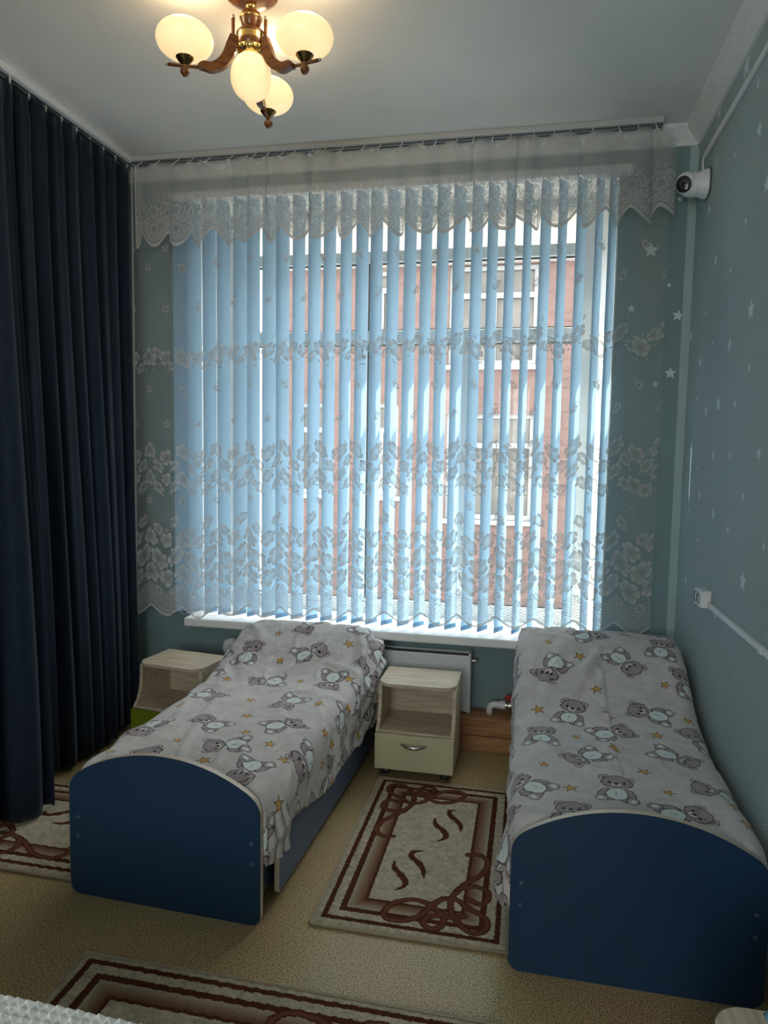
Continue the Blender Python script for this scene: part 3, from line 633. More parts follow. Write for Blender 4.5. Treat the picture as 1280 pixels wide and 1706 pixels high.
rug('beige rug with brown knots lying lengthwise between the two beds', -.322, 2.478, 0)
rug('beige rug with brown knots running under the left bed beside the navy curtain', -1.55, 2.303, PI/2, .6, 1.05)
rug('beige rug with brown borders in front, partly under the white waffle bedspread', -.622, 1.408, PI/2, .6, 1.17)

# ------------------------------------------------------------------ white waffle bedspread at the lower left
bw_ = thing('white_bedspread', 'white waffle bedspread corner at the bottom left of the frame', 'bedspread', (-1.13, .68, 0))
mb = MB(); nx, ny, s = 52, 40, .0215; x0, y0 = -nx*s/2, -ny*s/2; H = .40; v = []; f = []
hz = lambda x, y: H-.010*(abs(x)/.56)**4-.008*(abs(y)/.43)**6
for j in range(ny+1):
    for i in range(nx+1): x, y = x0+i*s, y0+j*s; v.append((x, y, hz(x, y)))
nb = len(v)
for j in range(ny):
    for i in range(nx):
        x, y = x0+(i+.5)*s, y0+(j+.5)*s; v.append((x, y, hz(x, y)+.0125+.001*math.sin(i*3.3+j*5.1))); a = j*(nx+1)+i; c = nb+j*nx+i
        for e in ((a, a+1), (a+1, a+nx+2), (a+nx+2, a+nx+1), (a+nx+1, a)): f.append((e[0], e[1], c))
mb.add(v, f)
mb.build('quilted_top', M['whitefab'], bw_)
mb = MB(); per = [(x0, y0), (-x0, y0), (-x0, -y0), (x0, -y0)]
ring = []
for k in range(4):
    a, b = per[k], per[(k+1) % 4]
    for q in range(20): ring.append((a[0]+(b[0]-a[0])*q/20, a[1]+(b[1]-a[1])*q/20))
v = []; f = []; n = len(ring)
for lv, zz in enumerate((hz(-x0, y0), .3, .15, .004)):
    for k, (x, y) in enumerate(ring):
        o_ = 1+(.004+.012*lv/3*math.sin(k*1.7)) if lv else 1; v.append((x*o_, y*o_, zz if lv else hz(x, y)))
for lv in range(3):
    for k in range(n): f.append((lv*n+k, lv*n+(k+1) % n, (lv+1)*n+(k+1) % n, (lv+1)*n+k))
mb.add(v, f).build('skirt', M['whitefab'], bw_, smooth=True)

# blue fluffy throw lying on the third nightstand
n = 26; v = []; f = []
for j in range(n):
    for i in range(n):
        a, b = -1+2*i/(n-1), -1+2*j/(n-1); e = max(0, 1-a**4)*max(0, 1-b**4); v.append((a*.10, b*.095, .002+.075*e**.5+.010*math.sin(i*1.9+j*2.7)*e))
for j in range(n-1):
    for i in range(n-1): q = j*n+i; f.append((q, q+1, q+n+1, q+n))
f.append(tuple(reversed([i for i in range(n)]+[n-1+n*j for j in range(1, n)]+[n*(n-1)+i for i in range(n-2, -1, -1)]+[n*j for j in range(n-2, 0, -1)])))
o = MB().add(v, f).build('blue_throw', M['bluefluff'], None, smooth=True); o.location = (.555, 1.262, .420); tag(o, 'fluffy blue throw lying on the nightstand in the bottom right corner', 'throw')

# ------------------------------------------------------------------ radiator, pipes, boxing
rd = thing('radiator', 'white steel panel radiator below the window sill, behind the nightstand', 'radiator', (-.785, 3.46, .177))
fx0, fx1 = -.515, .515; pn = MB(); pn.box((fx0, -.045, 0), (fx1, -.035, .285)); pn.build('front_panel', M['radi'], rd, bevel=.006)
for i in range(24):
    x = fx0+.03+i*.0423
    MB().box((x-.012, -.0510, .03), (x+.012, -.044, .235)).build('panel_rib', M['radi'], rd, bevel=.003)
MB().box((fx0, .035, 0), (fx1, .045, .285)).build('rear_panel', M['radi'], rd, bevel=.004)
g = MB()
for i in range(104): x = fx0+.005+i*.0099; g.box((x-.0012, -.033, .02), (x+.0012, .033, .279))
g.build('convector_fins', M['dark'], rd)
for x in (fx0-.004, fx1+.001): MB().box((x-.004, -.05, -.004), (x+.008, .05, .297)).build('side_cover', M['radi'], rd, bevel=.003)
MB().tube([(fx1+.005, 0, .25), (fx1+.028, 0, .25)], [.009, .009], 12).tube([(fx1+.022, 0, .25), (fx1+.034, 0, .25)], [.013, .011], 8).build('bleed_plug', M['metal'], rd, auto=.6)
pp = thing('heating_pipe', 'white plastic heating pipe bending down behind the left nightstand', 'pipe', (-1.565, 3.465, 0))
MB().tube([(0, 0, .012), (0, 0, .395), (.006, 0, .420), (.025, 0, .428), (.26, 0, .428)], .016, 14).build('pipe', M['plastic'], pp, smooth=True)
MB().tube([(0, 0, .385), (0, 0, .408), (.004, 0, .424), (.02, 0, .43), (.045, 0, .43)], .0225, 14).build('elbow', M['plastic'], pp, auto=.7)
v2 = thing('valve_pipe', 'white pipe with steel ball valve and red handle, above the pine boxing', 'pipe', (-.165, 3.44, 0))
MB().tube([(0, 0, .172), (0, 0, .202), (.008, 0, .216), (.022, 0, .222), (.07, 0, .222)], .0165, 14).build('elbow', M['plastic'], v2, smooth=True)
MB().tube([(.05, 0, .222), (.075, 0, .222)], .021, 14).build('coupling', M['plastic'], v2, auto=.7)
bv = MB().tube([(.074, 0, .222), (.085, 0, .222), (.09, 0, .222), (.105, 0, .222), (.112, 0, .222), (.13, 0, .222)], [.018, .018, .022, .022, .017, .017], 12).build('valve', M['metal'], v2, auto=.6)
MB().tube([(.097, 0, .24), (.097, 0, .256)], .006, 10).box((.072, -.008, .254), (.122, .008, .262)).box((.078, -.012, .258), (.116, .012, .272)).build('red_handle', M['red'], bv, bevel=.003)
MB().tube([(.12, 0, .222), (.62, 0, .222)], .013, 12).build('steel_pipe', M['metal'], v2, smooth=True)
bx = thing('pipe_boxing', 'low pine plank boxing along the foot of the wall under the window', 'boxing', (-.05, 3.44, 0))
for z0, z1 in ((.002, .076), (.079, .150)): MB().box((-.72, -.06, z0), (.735, -.04, z1)).build('front_plank', M['pine'], bx, bevel=.002)
MB().box((-.72, -.064, .151), (.735, .076, .171)).build('top_plank', M['pine'], bx, bevel=.003)
for x in (-.4, .02, .4): MB().lathe([(0, .002), (.004, .001), (.005, 0)], (x, -.06, .12), (0, -1, 0), 10).build('screw', M['dark'], bx)

# ------------------------------------------------------------------ curtain rails
cr = thing('curtain_rail', 'white ceiling curtain rail above the window', 'rail', (-.8, 3.40, 2.92))
MB().box((-1.27, -.035, -.026), (1.31, .035, 0)).build('rail_body', M['rail'], cr, bevel=.003)
for y in (-.016, .016): MB().box((-1.27, y-.004, -.030), (1.31, y+.004, -.0265)).build('track', M['dark'], cr)
cl = thing('curtain_rail', 'white ceiling curtain rail along the left wall above the navy curtains', 'rail', (-2.075, 2.2, 2.92))
MB().box((-.03, -1.6, -.028), (.04, 1.24, 0)).build('rail_body', M['plastic'], cl, bevel=.003)
for x in (-.01, .014): MB().box((x-.004, -1.6, -.032), (x+.004, 1.24, -.0285)).build('track', M['dark'], cl)

# ------------------------------------------------------------------ navy curtains
def curtain(name, label, path_top, path_bot, nf, amp0, amp1, seed, ztop=2.868, zbot=.03):
    r = np.random.RandomState(seed); nt_, nz_ = nf*14, 56; t = np.linspace(0, 1, nt_); h = np.linspace(0, 1, nz_)
    A, LA = smooth_curve(path_top, 400); Bb, LB = smooth_curve(path_bot, 400)
    pa = np.stack([np.interp(t*LA[-1], LA, A[:, k]) for k in (0, 1)], -1); pb = np.stack([np.interp(t*LB[-1], LB, Bb[:, k]) for k in (0, 1)], -1)
    wv = np.cumsum(r.uniform(.6, 1.5, nf)); ph = np.interp(t, np.concatenate([[0], wv/wv[-1]]), np.arange(nf+1))*2*PI
    am = np.interp(t, np.linspace(0, 1, nf), r.uniform(.45, 1.15, nf)); v = []
    for hh in h:
        hs = hh*hh*(3-2*hh); p = pa*(1-hs)+pb*hs; d = np.gradient(p, axis=0); d /= np.linalg.norm(d, axis=1)[:, None]; nrm = np.stack([d[:, 1], -d[:, 0]], -1)
        drift = .5*np.sin(t*9+seed+hh*1.5)*hh
        f1 = np.sin(ph+drift); f1 = np.sign(f1)*np.abs(f1)**.8; f2 = np.sin(ph*2.6+1+drift)*.25; fine = np.sin(ph*3.7+seed)*.45*np.exp(-hh*16)
        a = amp0+(amp1-amp0)*hs; off = a*am*(f1+f2+fine); lat = a*.45*np.cos(ph+drift)
        gather = 1 if hh > .03 else .55
        q = p+nrm*(off*gather)[:, None]+d*lat[:, None]
        z = ztop+(zbot-ztop)*hh+(.010*np.sin(ph*1.5) if hh == 0 else 0)+(0 if hh < 1 else .006*np.sin(ph))
        v.append(np.stack([q[:, 0], q[:, 1], np.full(nt_, 0)+z], -1))
    v = np.array(v).reshape(-1, 3); i, j = np.meshgrid(np.arange(nz_-1), np.arange(nt_-1), indexing='ij'); q = i*nt_+j; F_ = np.stack([q, q+1, q+nt_+1, q+nt_], -1).reshape(-1, 4)
    root = thing(name, label, 'curtain', (float(pa[0][0]), float(pa[0][1]), 0), 0, 'navy velvet curtains'); L0 = np.array(root.location)
    o = MB().add((v-L0).tolist(), F_.tolist()).build('cloth', M['navy'], root, smooth=True); md = o.modifiers.new('cloth', 'SOLIDIFY'); md.thickness = .003
    for k in range(0, nf): 
        k_ = int((k+.25)*nt_/nf); x, y = pa[k_]-L0[:2]; MB().tube([(x, y, ztop-.006), (x, y, 2.893)], .0028, 6).tube([(x-.004, y, ztop+.008), (x+.004, y, ztop+.008)], .004, 6).build('hook', M['plastic'], root)
    return root
curtain('navy_curtain', 'navy velvet curtain hanging along the left wall up to the window corner', [(-2.065, 3.40), (-2.06, 2.9), (-2.06, 2.58)], [(-2.05, 3.38), (-2.00, 3.05), (-1.99, 2.85), (-2.04, 2.62)], 8, .026, .042, 5)
curtain('navy_curtain', 'nearer navy velvet curtain at the left edge, billowing out at the bottom', [(-2.045, 2.56), (-2.05, 2.2), (-2.05, 1.25)], [(-1.80, 2.40), (-1.885, 2.25), (-1.95, 1.9), (-2.0, 1.3)], 9, .026, .040, 8)

# ------------------------------------------------------------------ vertical blind
vb = thing('vertical_blind', 'light blue vertical blind with turned slats in front of the window', 'blind', (-.74, 3.475, 0))
MB().box((-1.13, -.022, 2.725), (1.14, .022, 2.762)).build('headrail', M['plastic'], vb, bevel=.003)
NS = 28; sl_me = None
def slat_mesh():
    n = 7; v = []; f = []
    for k, z in enumerate((2.72, 2.1, 1.5, .9, .578)):
        for i in range(n): a = -1+2*i/(n-1); v.append((a*.0445, .0045*(1-a*a), z))
    for k in range(4):
        for i in range(n-1): q = k*n+i; f.append((q, q+1, q+n+1, q+n))
    return MB().add(v, f).mesh('slat', M['slat'], True)
sl_me = slat_mesh(); wt = MB().box((-.043, -.0015, .578), (.043, .0025, .600)).mesh('slat_weight', M['slat'])
r = np.random.RandomState(21)
for i in range(NS):
    o = bpy.data.objects.new('slat', sl_me); C.objects.link(o); o.parent = vb; o.location = (-1.08+i*.0802+r.uniform(-.004, .004) if i < NS-1 else .328+.74, 0, 0)
    o.rotation_euler = (r.uniform(-.002, .002), r.uniform(-.002, .002), math.radians(61+(r.uniform(-6, 6) if i < NS-1 else 0)))
    b = bpy.data.objects.new('slat_weight', wt); C.objects.link(b); b.parent = o
ch = MB(); ca, sa = math.cos(math.radians(61)), math.sin(math.radians(61))
for s in (-1, 1):
    for i in range(NS-1):
        xa, xb = -1.08+i*.0802+s*.040*ca, -1.08+(i+1)*.0802+s*.040*ca
        ch.tube([(xa+(xb-xa)*k/6, s*.040*sa, .592-.022*(1-(2*k/6-1)**2)) for k in range(7)], .0010, 4)
ch.build('bead_chain', M['plastic'], vb)

# ------------------------------------------------------------------ lace curtain and valance
LP = 560
def rosette(a, x, h, R, seed, strength=.92, petals=6):
    e = R*1.15; i0, i1 = int((x-e)*LP), int((x+e)*LP)+1; j0, j1 = max(0, int((h-e)*LP)), min(a.shape[0], int((h+e)*LP)+1)
    i0, i1 = max(0, i0), min(a.shape[1], i1)
    if i1 <= i0 or j1 <= j0: return
    jj, ii = np.mgrid[j0:j1, i0:i1]; dx = (ii+.5)/LP-x; dy = (jj+.5)/LP-h; rr = np.hypot(dx, dy)/R; th = np.arctan2(dy, dx)+seed
    pet = np.abs(np.cos(petals/2*th)); rad = .60+.40*pet**.5-.05*(pet > .985); ins = rr < rad
    dens = np.clip(.40+.62*(rr/rad)**1.2, 0, 1)*strength; dens = np.where((pet < .14) & (rr > .3), .22, dens); dens = np.where((rr < .25) & (np.sin(th*9)*np.sin(rr*40) > .2), .35, dens)
    if R > .03: dens = np.where((np.cos(th*petals*3) > .9) & (rr > .35) & (rr < rad*.8), dens*.7, dens)
    s_ = a[j0:j1, i0:i1]; s_[:] = np.where(ins, dens, s_)
    rim = (rr >= rad) & (rr < rad+.12); s_[:] = np.where(rim, np.minimum(s_, .12), s_)
def leaf(a, x, h, L_, ang, strength=.85, fat=.30):
    L_ = L_*.72; e = L_; i0, i1 = max(0, int((x-e)*LP)), min(a.shape[1], int((x+e)*LP)+1); j0, j1 = max(0, int((h-e)*LP)), min(a.shape[0], int((h+e)*LP)+1)
    if i1 <= i0 or j1 <= j0: return
    jj, ii = np.mgrid[j0:j1, i0:i1]; dx = (ii+.5)/LP-x; dy = (jj+.5)/LP-h; c, s = math.cos(ang), math.sin(ang); u = (dx*c+dy*s)/L_*2; v_ = (-dx*s+dy*c)/(L_*fat)*2
    s_ = a[j0:j1, i0:i1]; s_[:] = np.where(np.abs(v_) < (1-u*u), strength, s_)
def sprig(a, x, h, R, k):
    leaf(a, x+R*.6, h+R*1.7, R*1.1, 1.0); leaf(a, x-.2*R, h+R*1.8, R*1.1, 1.9); leaf(a, x+R*1.3, h+R*1.1, R*.8, .5)
def scallop(u): return .052*np.abs(np.cos(PI*u/.185))**1.4
def lace_image():
    wd, hh = int(2.9*LP), int(2.32*LP); a = np.full((hh, wd), .21, np.float32); r = np.random.RandomState(5)
    jj, ii = np.mgrid[0:hh, 0:wd]; a += .05*np.sin(ii*1.9)*np.sin(jj*1.9); a += .05*vnoise(ii/30., jj/300., 2)
    P = .19; n = int(2.9/P)+2
    low = jj/LP < .30; clut = (np.sin(ii/LP*190+np.sin(jj/LP*70)*1.6)*np.sin(jj/LP*175+np.sin(ii/LP*60)*1.8)); a = np.where(low & (clut > .5), .45, a)
    lat = (np.abs(np.sin((ii+jj)/LP*230)) > .88) | (np.abs(np.sin((ii-jj)/LP*230)) > .88); a = np.where((jj/LP < .13), np.where(lat, .72, .22), a)
    for k in range(n):
        x = k*P
        for h, dx, R in ((1.88, .0, .019), (1.74, .095, .019), (1.58, .0, .019), (1.13, .095, .018), (1.0, .0, .018), (.56, .09, .018)):
            rosette(a, x+dx, h, R, k*.7+h*9, .85, 5); sprig(a, x+dx, h, R*.8, k)
        for dx, h, R in ((.0, 1.335, .038), (.045, 1.27, .025), (.095, 1.295, .043), (.145, 1.345, .028)):
            rosette(a, x+dx, h, R, k+dx*50, .88); 
        for dx, h, q in ((.03, 1.39, 1.2), (.015, 1.285, 2.6), (.125, 1.25, .6), (.10, 1.355, 1.7), (.08, 1.235, 2.4), (.155, 1.295, 2.9), (.17, 1.31, .3), (.06, 1.32, .2)): leaf(a, x+dx, h, .028, q)
        for h0 in (.80, .69):
            for dx, h, R in ((.0, .028, .040 if h0 > .7 else .032), (.047, -.035, .029), (.095, .02 if h0 > .7 else -.01, .038), (.143, -.03, .030)): rosette(a, x+dx, h0+h, R, k+dx*31+h0, .88)
            for dx, h, q in ((.025, .06, 1.1), (.07, .045, 2), (.12, .05, 1.3), (.17, .04, 2), (.02, -.05, 2.6), (.075, -.06, .6), (.165, -.06, 2.4), (.115, -.06, .4)): leaf(a, x+dx, h0+h, .028, q)
        for dx, h, R in ((.045, .475, .030), (.14, .44, .028), (.0, .40, .040), (.095, .375, .044), (.048, .295, .053), (.143, .285, .051), (.0, .200, .047), (.095, .190, .050), (.048, .115, .020), (.143, .12, .022)): rosette(a, x+dx, h, R, k*1.3+dx*40+h*7, .9)
        for _ in range(22):
            dx, h = r.uniform(0, P), r.uniform(.05, .47); j_, i_ = int(h*LP), int((x+dx)*LP)
            if 0 <= i_ < wd and a[j_, i_] < .55: (leaf(a, x+dx, h, r.uniform(.018, .028), r.uniform(0, 3.1), .80) if r.rand() > .25 else rosette(a, x+dx, h, .011, r.rand()*6, .85, 5))
    e = jj/LP; a = np.where(e < .012, .86, a); a = np.where((e > .017) & (e < .021), .2, a); a = np.where((ii < .008*LP) | (ii > wd-.008*LP), .8, a)
    return np.clip(a, 0, 1)
def valance_image():
    wd, hh = int(3.9*LP), int(.42*LP); a = np.full((hh, wd), .42, np.float32); r = np.random.RandomState(9); jj, ii = np.mgrid[0:hh, 0:wd]; a += .04*np.sin(ii*1.9)*np.sin(jj*1.9)
    e = jj/LP; low = e < .15; q = np.sin(ii/LP*150+np.sin(e*85)*2.0)*np.sin(e*160+np.sin(ii/LP*55)*2.2); a = np.where(low, .60, a); a = np.where(low & (q > .25), .80, a); a = np.where(low & (np.abs(q) < .08), .36, a)
    lat = (np.abs(np.sin((ii+jj)/LP*230)) > .86) | (np.abs(np.sin((ii-jj)/LP*230)) > .86); a = np.where(e < .06, np.where(lat, .78, .46), a)
    P = .185
    for k in range(int(3.9/P)+2):
        x = k*P; rosette(a, x, .17, .033, k, .82); rosette(a, x+.06, .145, .026, k+2, .8); rosette(a, x-.055, .15, .027, k+1, .8); rosette(a, x+.09, .10, .028, k+3, .8); rosette(a, x, .085, .030, k*2, .85)
        for d, h, g in ((.03, .205, 1.1), (-.03, .20, 2.0), (.1, .17, 1.5), (.0, .225, 1.57), (.07, .185, .7)): leaf(a, x+d, h, .032, g, .72)
    a = np.where(e < .013, .92, a); a = np.where((e > .018) & (e < .022), .25, a); a = np.where(e > .375, .62, a); a = np.where((ii < .008*LP) | (ii > wd-.008*LP), .85, a)
    return np.clip(a, 0, 1)
def lace_mat(name, img, sx, sy):
    m, nt, p, N, L = newmat(name); N.remove(p); out = N['Material Output']
    t = N.new('ShaderNodeTexImage'); t.image = image(name, img[..., None].repeat(3, 2), False); t.extension = 'EXTEND'
    uv = N.new('ShaderNodeUVMap'); uv.uv_map = 'uv'; mp = N.new('ShaderNodeMapping'); mp.inputs['Scale'].default_value = (1/sx, 1/sy, 1); L.new(uv.outputs[0], mp.inputs[0]); L.new(mp.outputs[0], t.inputs[0])
    d = N.new('ShaderNodeBsdfDiffuse'); d.inputs[0].default_value = (.70,.685,.66,1); b = N.new('ShaderNodeBsdfTranslucent'); b.inputs[0].default_value = (.36,.345,.33,1)
    mx = N.new('ShaderNodeMixShader'); mx.inputs[0].default_value = .45; L.new(d.outputs[0], mx.inputs[1]); L.new(b.outputs[0], mx.inputs[2])
    tr = N.new('ShaderNodeBsdfTransparent'); mm = N.new('ShaderNodeMixShader'); L.new(t.outputs[0], mm.inputs[0]); L.new(tr.outputs[0], mm.inputs[1]); L.new(mx.outputs[0], mm.inputs[2]); L.new(mm.outputs[0], out.inputs[0])
    return m
def drape(x0, x1, y0, nu, nv, flat, topf, botf, pleats, seed, amp, mat_, root, name, latk=.5):
    r = np.random.RandomState(seed); u = np.linspace(0, 1, nu); U = u*flat
    wv = np.cumsum(r.uniform(.6, 1.6, pleats)); ph = np.interp(u, np.concatenate([[0], wv/wv[-1]]), np.arange(pleats+1))*2*PI
    am = np.interp(u, np.linspace(0, 1, pleats), r.uniform(.35, 1.2, pleats))
    sh = np.zeros(nu); sy_ = np.zeros(nu)
    for _ in range(pleats//3):
        c = r.rand(); wd = r.uniform(.004, .009); g = np.exp(-((u-c)/wd)**2); sy_ -= g*r.uniform(.008, .02); sh += g*(u-c)/wd*-.018
    v = []; UV = []; zt = topf(U); zb = botf(U)
    for k in range(nv):
        h = k/(nv-1); a = amp*(.75+.25*h); drift = .6*np.sin(u*11+seed)*h
        X = x0+(x1-x0)*u+a*latk*am*np.cos(ph+drift)+sh*(1-.3*h)+.010*np.sin(u*23+1)*h*0; Y = y0+a*am*np.sin(ph+drift)+sy_
        Z = zt+(zb-zt)*h; v.append(np.stack([X, Y, Z], -1)); UV.append(np.stack([U, Z-zb], -1))
    v = np.array(v).reshape(-1, 3)-np.array(root.location); UV = np.array(UV).reshape(-1, 2); i, j = np.meshgrid(np.arange(nv-1), np.arange(nu-1), indexing='ij'); q = i*nu+j
    return MB().add(v.tolist(), np.stack([q, q+nu, q+nu+1, q+1], -1).reshape(-1, 4).tolist()).build(name, mat_, root, smooth=True, uv=UV)
lc = thing('lace_curtain', 'sheer white lace curtain with flower pattern hanging in front of the blue blind', 'curtain', (-.74, 3.345, 0))
botL = lambda U: np.interp(U, [0, .26, .30, .58, 2.1, 2.66], [.600, .600, .585, .625, .650, .660])-scallop(U)+.026
drape(-2.03, .548, 3.352, 760, 26, 2.66, lambda U: 2.862+0*U, botL, 19, 6, .011, lace_mat('flower_lace', lace_image(), 2.9, 2.32), lc, 'sheer_cloth', .2)
lv = thing('lace_valance', 'short white lace valance with scalloped hem along the top of the window', 'valance', (-.74, 3.31, 0))
hooks = np.cumsum(np.concatenate([[.02], np.random.RandomState(3).uniform(.09, .19, 40)])); hooks = hooks[hooks < 3.82]
def topV(U):
    d = np.min(np.abs(U[:, None]-hooks[None, :]), axis=1); gap = np.interp(U, hooks, np.concatenate([np.diff(hooks), [.1]])); k = np.searchsorted(hooks, U) % 2
    return 2.842-.050*np.clip(d/.06, 0, 1)**1.4*k+.0*gap
botV = lambda U: 2.512-scallop(U)*1.35
drape(-1.985, .540, 3.292, 900, 14, 3.84, topV, botV, 17, 13, .026, lace_mat('valance_lace', valance_image(), 3.9, .42), lv, 'scalloped_cloth', .9)
for k, h in enumerate(hooks):
    x = -1.985+2.525*h/3.84+.74; MB().tube([(x, -.012, 2.834), (x, .06, 2.8905)], .0022, 6).tube([(x-.004, -.012, 2.838), (x+.004, -.012, 2.838)], .0035, 6).build('hook', M['plastic'], lv)

# ------------------------------------------------------------------ chandelier
CX, CY = -.938, 2.272
ch = thing('chandelier', 'lit wooden chandelier with cream glass globes on the ceiling', 'chandelier', (CX, CY, 2.92))
Z = lambda z: z-2.92
MB().lathe([(.0, Z(2.885)), (.03, Z(2.885)), (.05, Z(2.89)), (.075, Z(2.902)), (.086, Z(2.912)), (.086, 0), (0, 0)], n=40).build('canopy', M['lampwood'], ch, auto=.6)
MB().lathe([(0, Z(2.868)), (.014, Z(2.868)), (.018, Z(2.876)), (.016, Z(2.886)), (0, Z(2.886))]).build('brass_neck', M['brass'], ch, smooth=True)
MB().lathe([(0, Z(2.80)), (.018, Z(2.80)), (.028, Z(2.815)), (.034, Z(2.835)), (.0335, Z(2.845)), (.028, Z(2.858)), (.016, Z(2.868)), (0, Z(2.868))]).build('turned_stem', M['lampwood'], ch, smooth=True)
MB().lathe([(.033, Z(2.836)), (.0365, Z(2.838)), (.0365, Z(2.843)), (.033, Z(2.845))]).build('brass_ring', M['brass'], ch, smooth=True)
MB().lathe([(0, Z(2.797)), (.044, Z(2.797)), (.047, Z(2.792)), (.047, Z(2.788)), (.0, Z(2.788))], n=36).lathe([(0, Z(2.768)), (.046, Z(2.768)), (.047, Z(2.762)), (.042, Z(2.748)), (.034, Z(2.738)), (.0, Z(2.738))], n=36).build('hub', M['lampwood'], ch, auto=.6)
MB().lathe([(0, Z(2.767)), (.0455, Z(2.767)), (.0455, Z(2.789)), (0, Z(2.789))], n=36).build('brass_band', M['brass'], ch, auto=.6)
pr = []
bo = MB(); n = 48; v = []; f = []
for k, (rr, z) in enumerate(((.043, 2.750), (.046, 2.746), (.040, 2.736), (.030, 2.728), (.026, 2.722))):
    for i in range(n): q = rr*(1+(.07*math.cos(12*2*PI*i/n) if k in (1, 2) else 0)); v.append((q*math.cos(2*PI*i/n), q*math.sin(2*PI*i/n), Z(z)))
for k in range(4):
    for i in range(n): f.append((k*n+i, k*n+(i+1) % n, (k+1)*n+(i+1) % n, (k+1)*n+i))
bo.add(v, f).build('brass_flower', M['brass'], ch, smooth=True)
def globe(rx, h, z0, o=(0, 0), neck=.03):
    p = []
    for k in range(19):
        t = k/18; q = -PI/2+PI*t; p.append((max(rx*math.cos(q)**.86 if math.cos(q) > 0 else 0, .0), z0+h*(.5+.5*math.sin(q))))
    return MB().lathe(p, (o[0], o[1], 0), n=40)
globe(.066, .145, Z(2.588)).build('glass_globe', M['opal'], ch, smooth=True)
for ang, rad, dz in ((203, .208, 0), (346, .205, -.012), (98, .245, -.03)):
    q = math.radians(ang); c, s = math.cos(q), math.sin(q); P = lambda r_, z: (r_*c, r_*s, Z(z)+dz)
    prof = [(.056, 2.782), (.062, 2.75), (.075, 2.715), (.095, 2.69), (.125, 2.675), (.150, 2.678), (.165, 2.672)]; hs = [.010, .017, .017, .016, .014, .012, .006]
    cv_, L_ = smooth_curve([(a_, b_) for a_, b_ in prof], 22); t_ = np.concatenate([[0], np.cumsum(np.hypot(*np.diff(np.array(prof), axis=0).T))]); hs = np.interp(L_, t_*L_[-1]/t_[-1], hs); prof = [tuple(p_) for p_ in cv_]
    v = []; f = []
    for k, ((r_, z), hh_) in enumerate(zip(prof, hs)):
        a = prof[max(k-1, 0)]; b = prof[min(k+1, 21)]; tx, tz = b[0]-a[0], b[1]-a[1]; L_ = math.hypot(tx, tz); nx_, nz_ = -tz/L_*hh_, tx/L_*hh_
        for sgn, lat in ((1, .011), (1, -.011), (-1, -.011), (-1, .011)):
            x, y, z2 = P(r_+nx_*sgn, z+nz_*sgn); v.append((x-s*lat, y+c*lat, z2))
    for k in range(21):
        for e in range(4): f.append((k*4+e, k*4+(e+1) % 4, k*4+4+(e+1) % 4, k*4+4+e))
    f += [(3, 2, 1, 0), (84, 85, 86, 87)]
    arm = MB().add(v, f).build('arm', M['lampwood'], ch, auto=.7)
    MB().tube([P(.057, 2.76), P(.057, 2.835)], .006, 10).tube([P(.04, 2.775), P(.062, 2.775)], .007, 8).build('arm_post', M['lampwood'], arm, smooth=True)
    for tp, s_ in ((P(.057, 2.84), .007), (P(rad+.055, 2.671), .006)): MB().lathe([(0, -s_), (s_*.72, -s_*.7), (s_, 0), (s_*.72, s_*.7), (0, s_)], tp, n=12).build('chrome_tip', M['metal'], arm, smooth=True)
    MB().tube([P(.155, 2.672), P(rad+.052, 2.671)], .0055, 10).build('arm_rod', M['lampwood'], arm, smooth=True)
    MB().lathe([(0, -.032), (.008, -.030), (.0145, -.020), (.0145, -.012), (.009, -.004), (.006, .004), (0, .004)], P(rad, 2.671), n=20).build('finial', M['lampwood'], arm, smooth=True)
    MB().lathe([(.008, .002), (.012, .006), (.022, .016), (.032, .030), (.033, .036), (.028, .036), (.012, .012)], P(rad, 2.671), n=24).build('lamp_cup', M['darkbrass'], arm, auto=.8)
    globe(.090, .112, Z(2.694)+dz, (rad*c, rad*s)).build('glass_globe', M['opal'], arm, smooth=True)
pl = bpy.data.lights.new('chandelier_bulb', 'POINT'); pl.energy = .75; pl.color = (1, .76, .46); pl.shadow_soft_size = .04
for ang, rad in ((203, .208), (346, .205), (98, .245)):
    plo = bpy.data.objects.new('chandelier_bulb', pl); C.objects.link(plo); q = math.radians(ang)
    plo.location = (CX+(rad+.01)*math.cos(q), CY+(rad+.01)*math.sin(q), 2.855)

# ------------------------------------------------------------------ surveillance camera, conduits, socket
cc = thing('security_camera', 'white dome security camera on the right wall near the ceiling corner', 'camera', (XR, 3.30, 2.60))
MB().prism([(-.058, -.035), (-.035, -.058), (.035, -.058), (.058, -.035), (.058, .035), (.035, .058), (-.035, .058), (-.058, .035)], lambda a, b, t: (t, a, b), -.008, 0).build('gasket_plate', M['dark'], cc)
v = []; f = []; n = 24
for k, (t, sc_) in enumerate(((-.008, 1.0), (-.022, .98), (-.048, .82), (-.056, .78))):
    for i in range(n):
        q = 2*PI*i/n; e = .30 if k < 2 else .0; cx_, sy2 = math.cos(q), math.sin(q); m_ = max(abs(cx_), abs(sy2)); rr = .058*sc_*((1-e)+e/m_); v.append((t, rr*cx_, rr*sy2))
for k in range(3):
    for i in range(n): f.append((k*n+i, k*n+(i+1) % n, (k+1)*n+(i+1) % n, (k+1)*n+i))
f.append(tuple(range(3*n, 4*n)))
MB().add(v, f).build('junction_base', M['plastic'], cc, auto=.6)
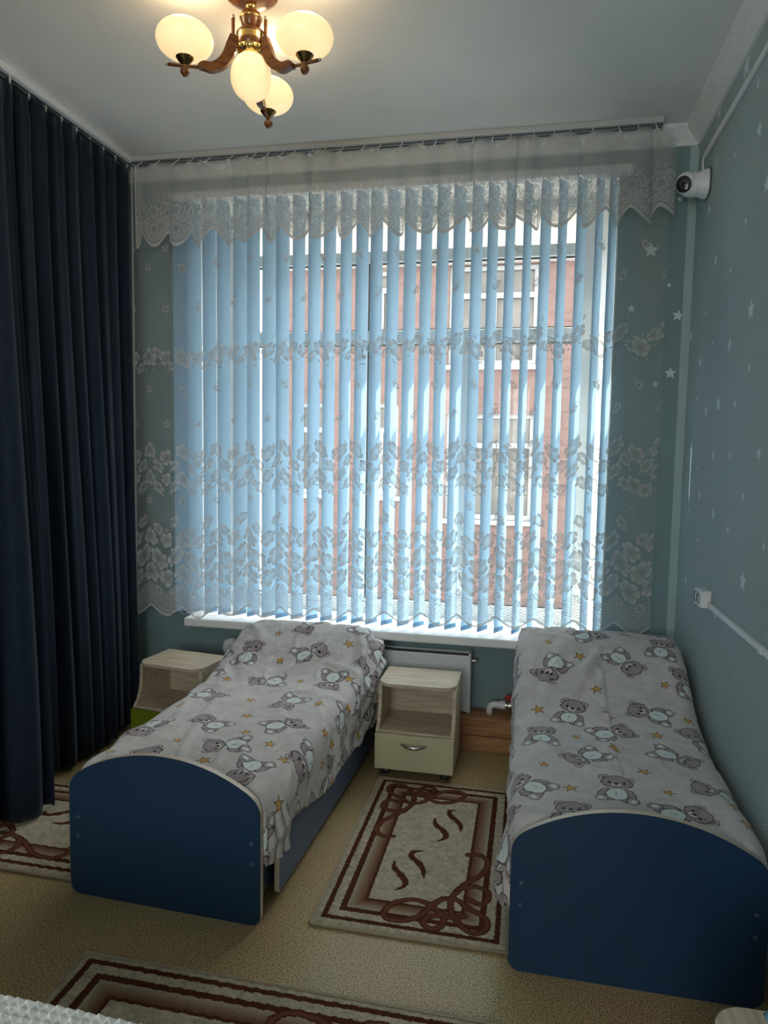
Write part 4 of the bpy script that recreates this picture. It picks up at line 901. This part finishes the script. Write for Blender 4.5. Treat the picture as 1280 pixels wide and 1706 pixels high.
MB().lathe([(0, .10), (.040, .10), (.046, .092), (.049, .07), (.050, .054), (0, .054)], (0, 0, 0), (-1, 0, 0), 32).build('collar', M['plastic'], cc, auto=.7)
ed = Vector((-.55, -.75, -.36)).normalized(); ec = Vector((-.088, -.010, .004)); prof = []
for k in range(17):
    q = PI*k/16; zz = -.046*math.cos(q)
    if zz > .030: break
    prof.append((.046*math.sin(q), zz))
prof += [(.0345, .031), (.030, .033)]
eye = MB().lathe(prof, ec, ed, 32).build('eyeball', M['plastic'], cc, smooth=True)
MB().lathe([(0, .033), (.033, .033), (.0345, .0295), (.0345, .024)], ec, ed, 32).build('lens_window', M['black'], eye, smooth=True)
MB().lathe([(.012, .0335), (.014, .0355), (.016, .0335)], ec, ed, 24).build('lens_ring', M['dark'], eye, smooth=True)
MB().box((-.082, -.028, .042), (-.070, -.010, .0475)).build('logo_plate', M['dark'], cc)
cd = thing('cable_conduit', 'white cable conduit high on the right wall running to the security camera', 'conduit', (XR-.001, 0, 2.74))
MB().box((-.012, -2.5, -.011), (0, 3.36, .011)).build('trunking', M['plastic'], cd, bevel=.002)
MB().tube([(-.012, 3.345, -.005), (-.02, 3.33, -.03), (-.022, 3.31, -.085)], .004, 8).build('cable', M['plastic'], cd, smooth=True)
c2 = thing('cable_conduit', 'white cable conduit at socket height on the right wall', 'conduit', (XR-.001, 0, .888))
MB().box((-.013, -2.5, -.010), (0, 2.872, .010)).build('trunking', M['plastic'], c2, bevel=.002)
MB().box((-.016, 2.215, -.012), (-.0005, 2.245, .012)).build('joint_cover', M['plastic'], c2, bevel=.002)
so = thing('wall_socket', 'white double socket box at the end of the lower conduit on the right wall', 'socket', (XR, 2.925, .906))
MB().box((-.036, -.05, -.033), (0, .05, .033)).build('box', M['plastic'], so, bevel=.004)
fp = MB().box((-.040, -.048, -.031), (-.036, .048, .031)).build('face_plate', M['plastic'], so, bevel=.002)
for y in (-.024, .024):
    MB().lathe([(.018, 0), (.021, .002), (.021, .0), (.018, -.001), (.016, -.001), (0, -.001)], (-.0402, y, 0), (-1, 0, 0), 24).build('socket_recess', M['dark'], fp, auto=.8)
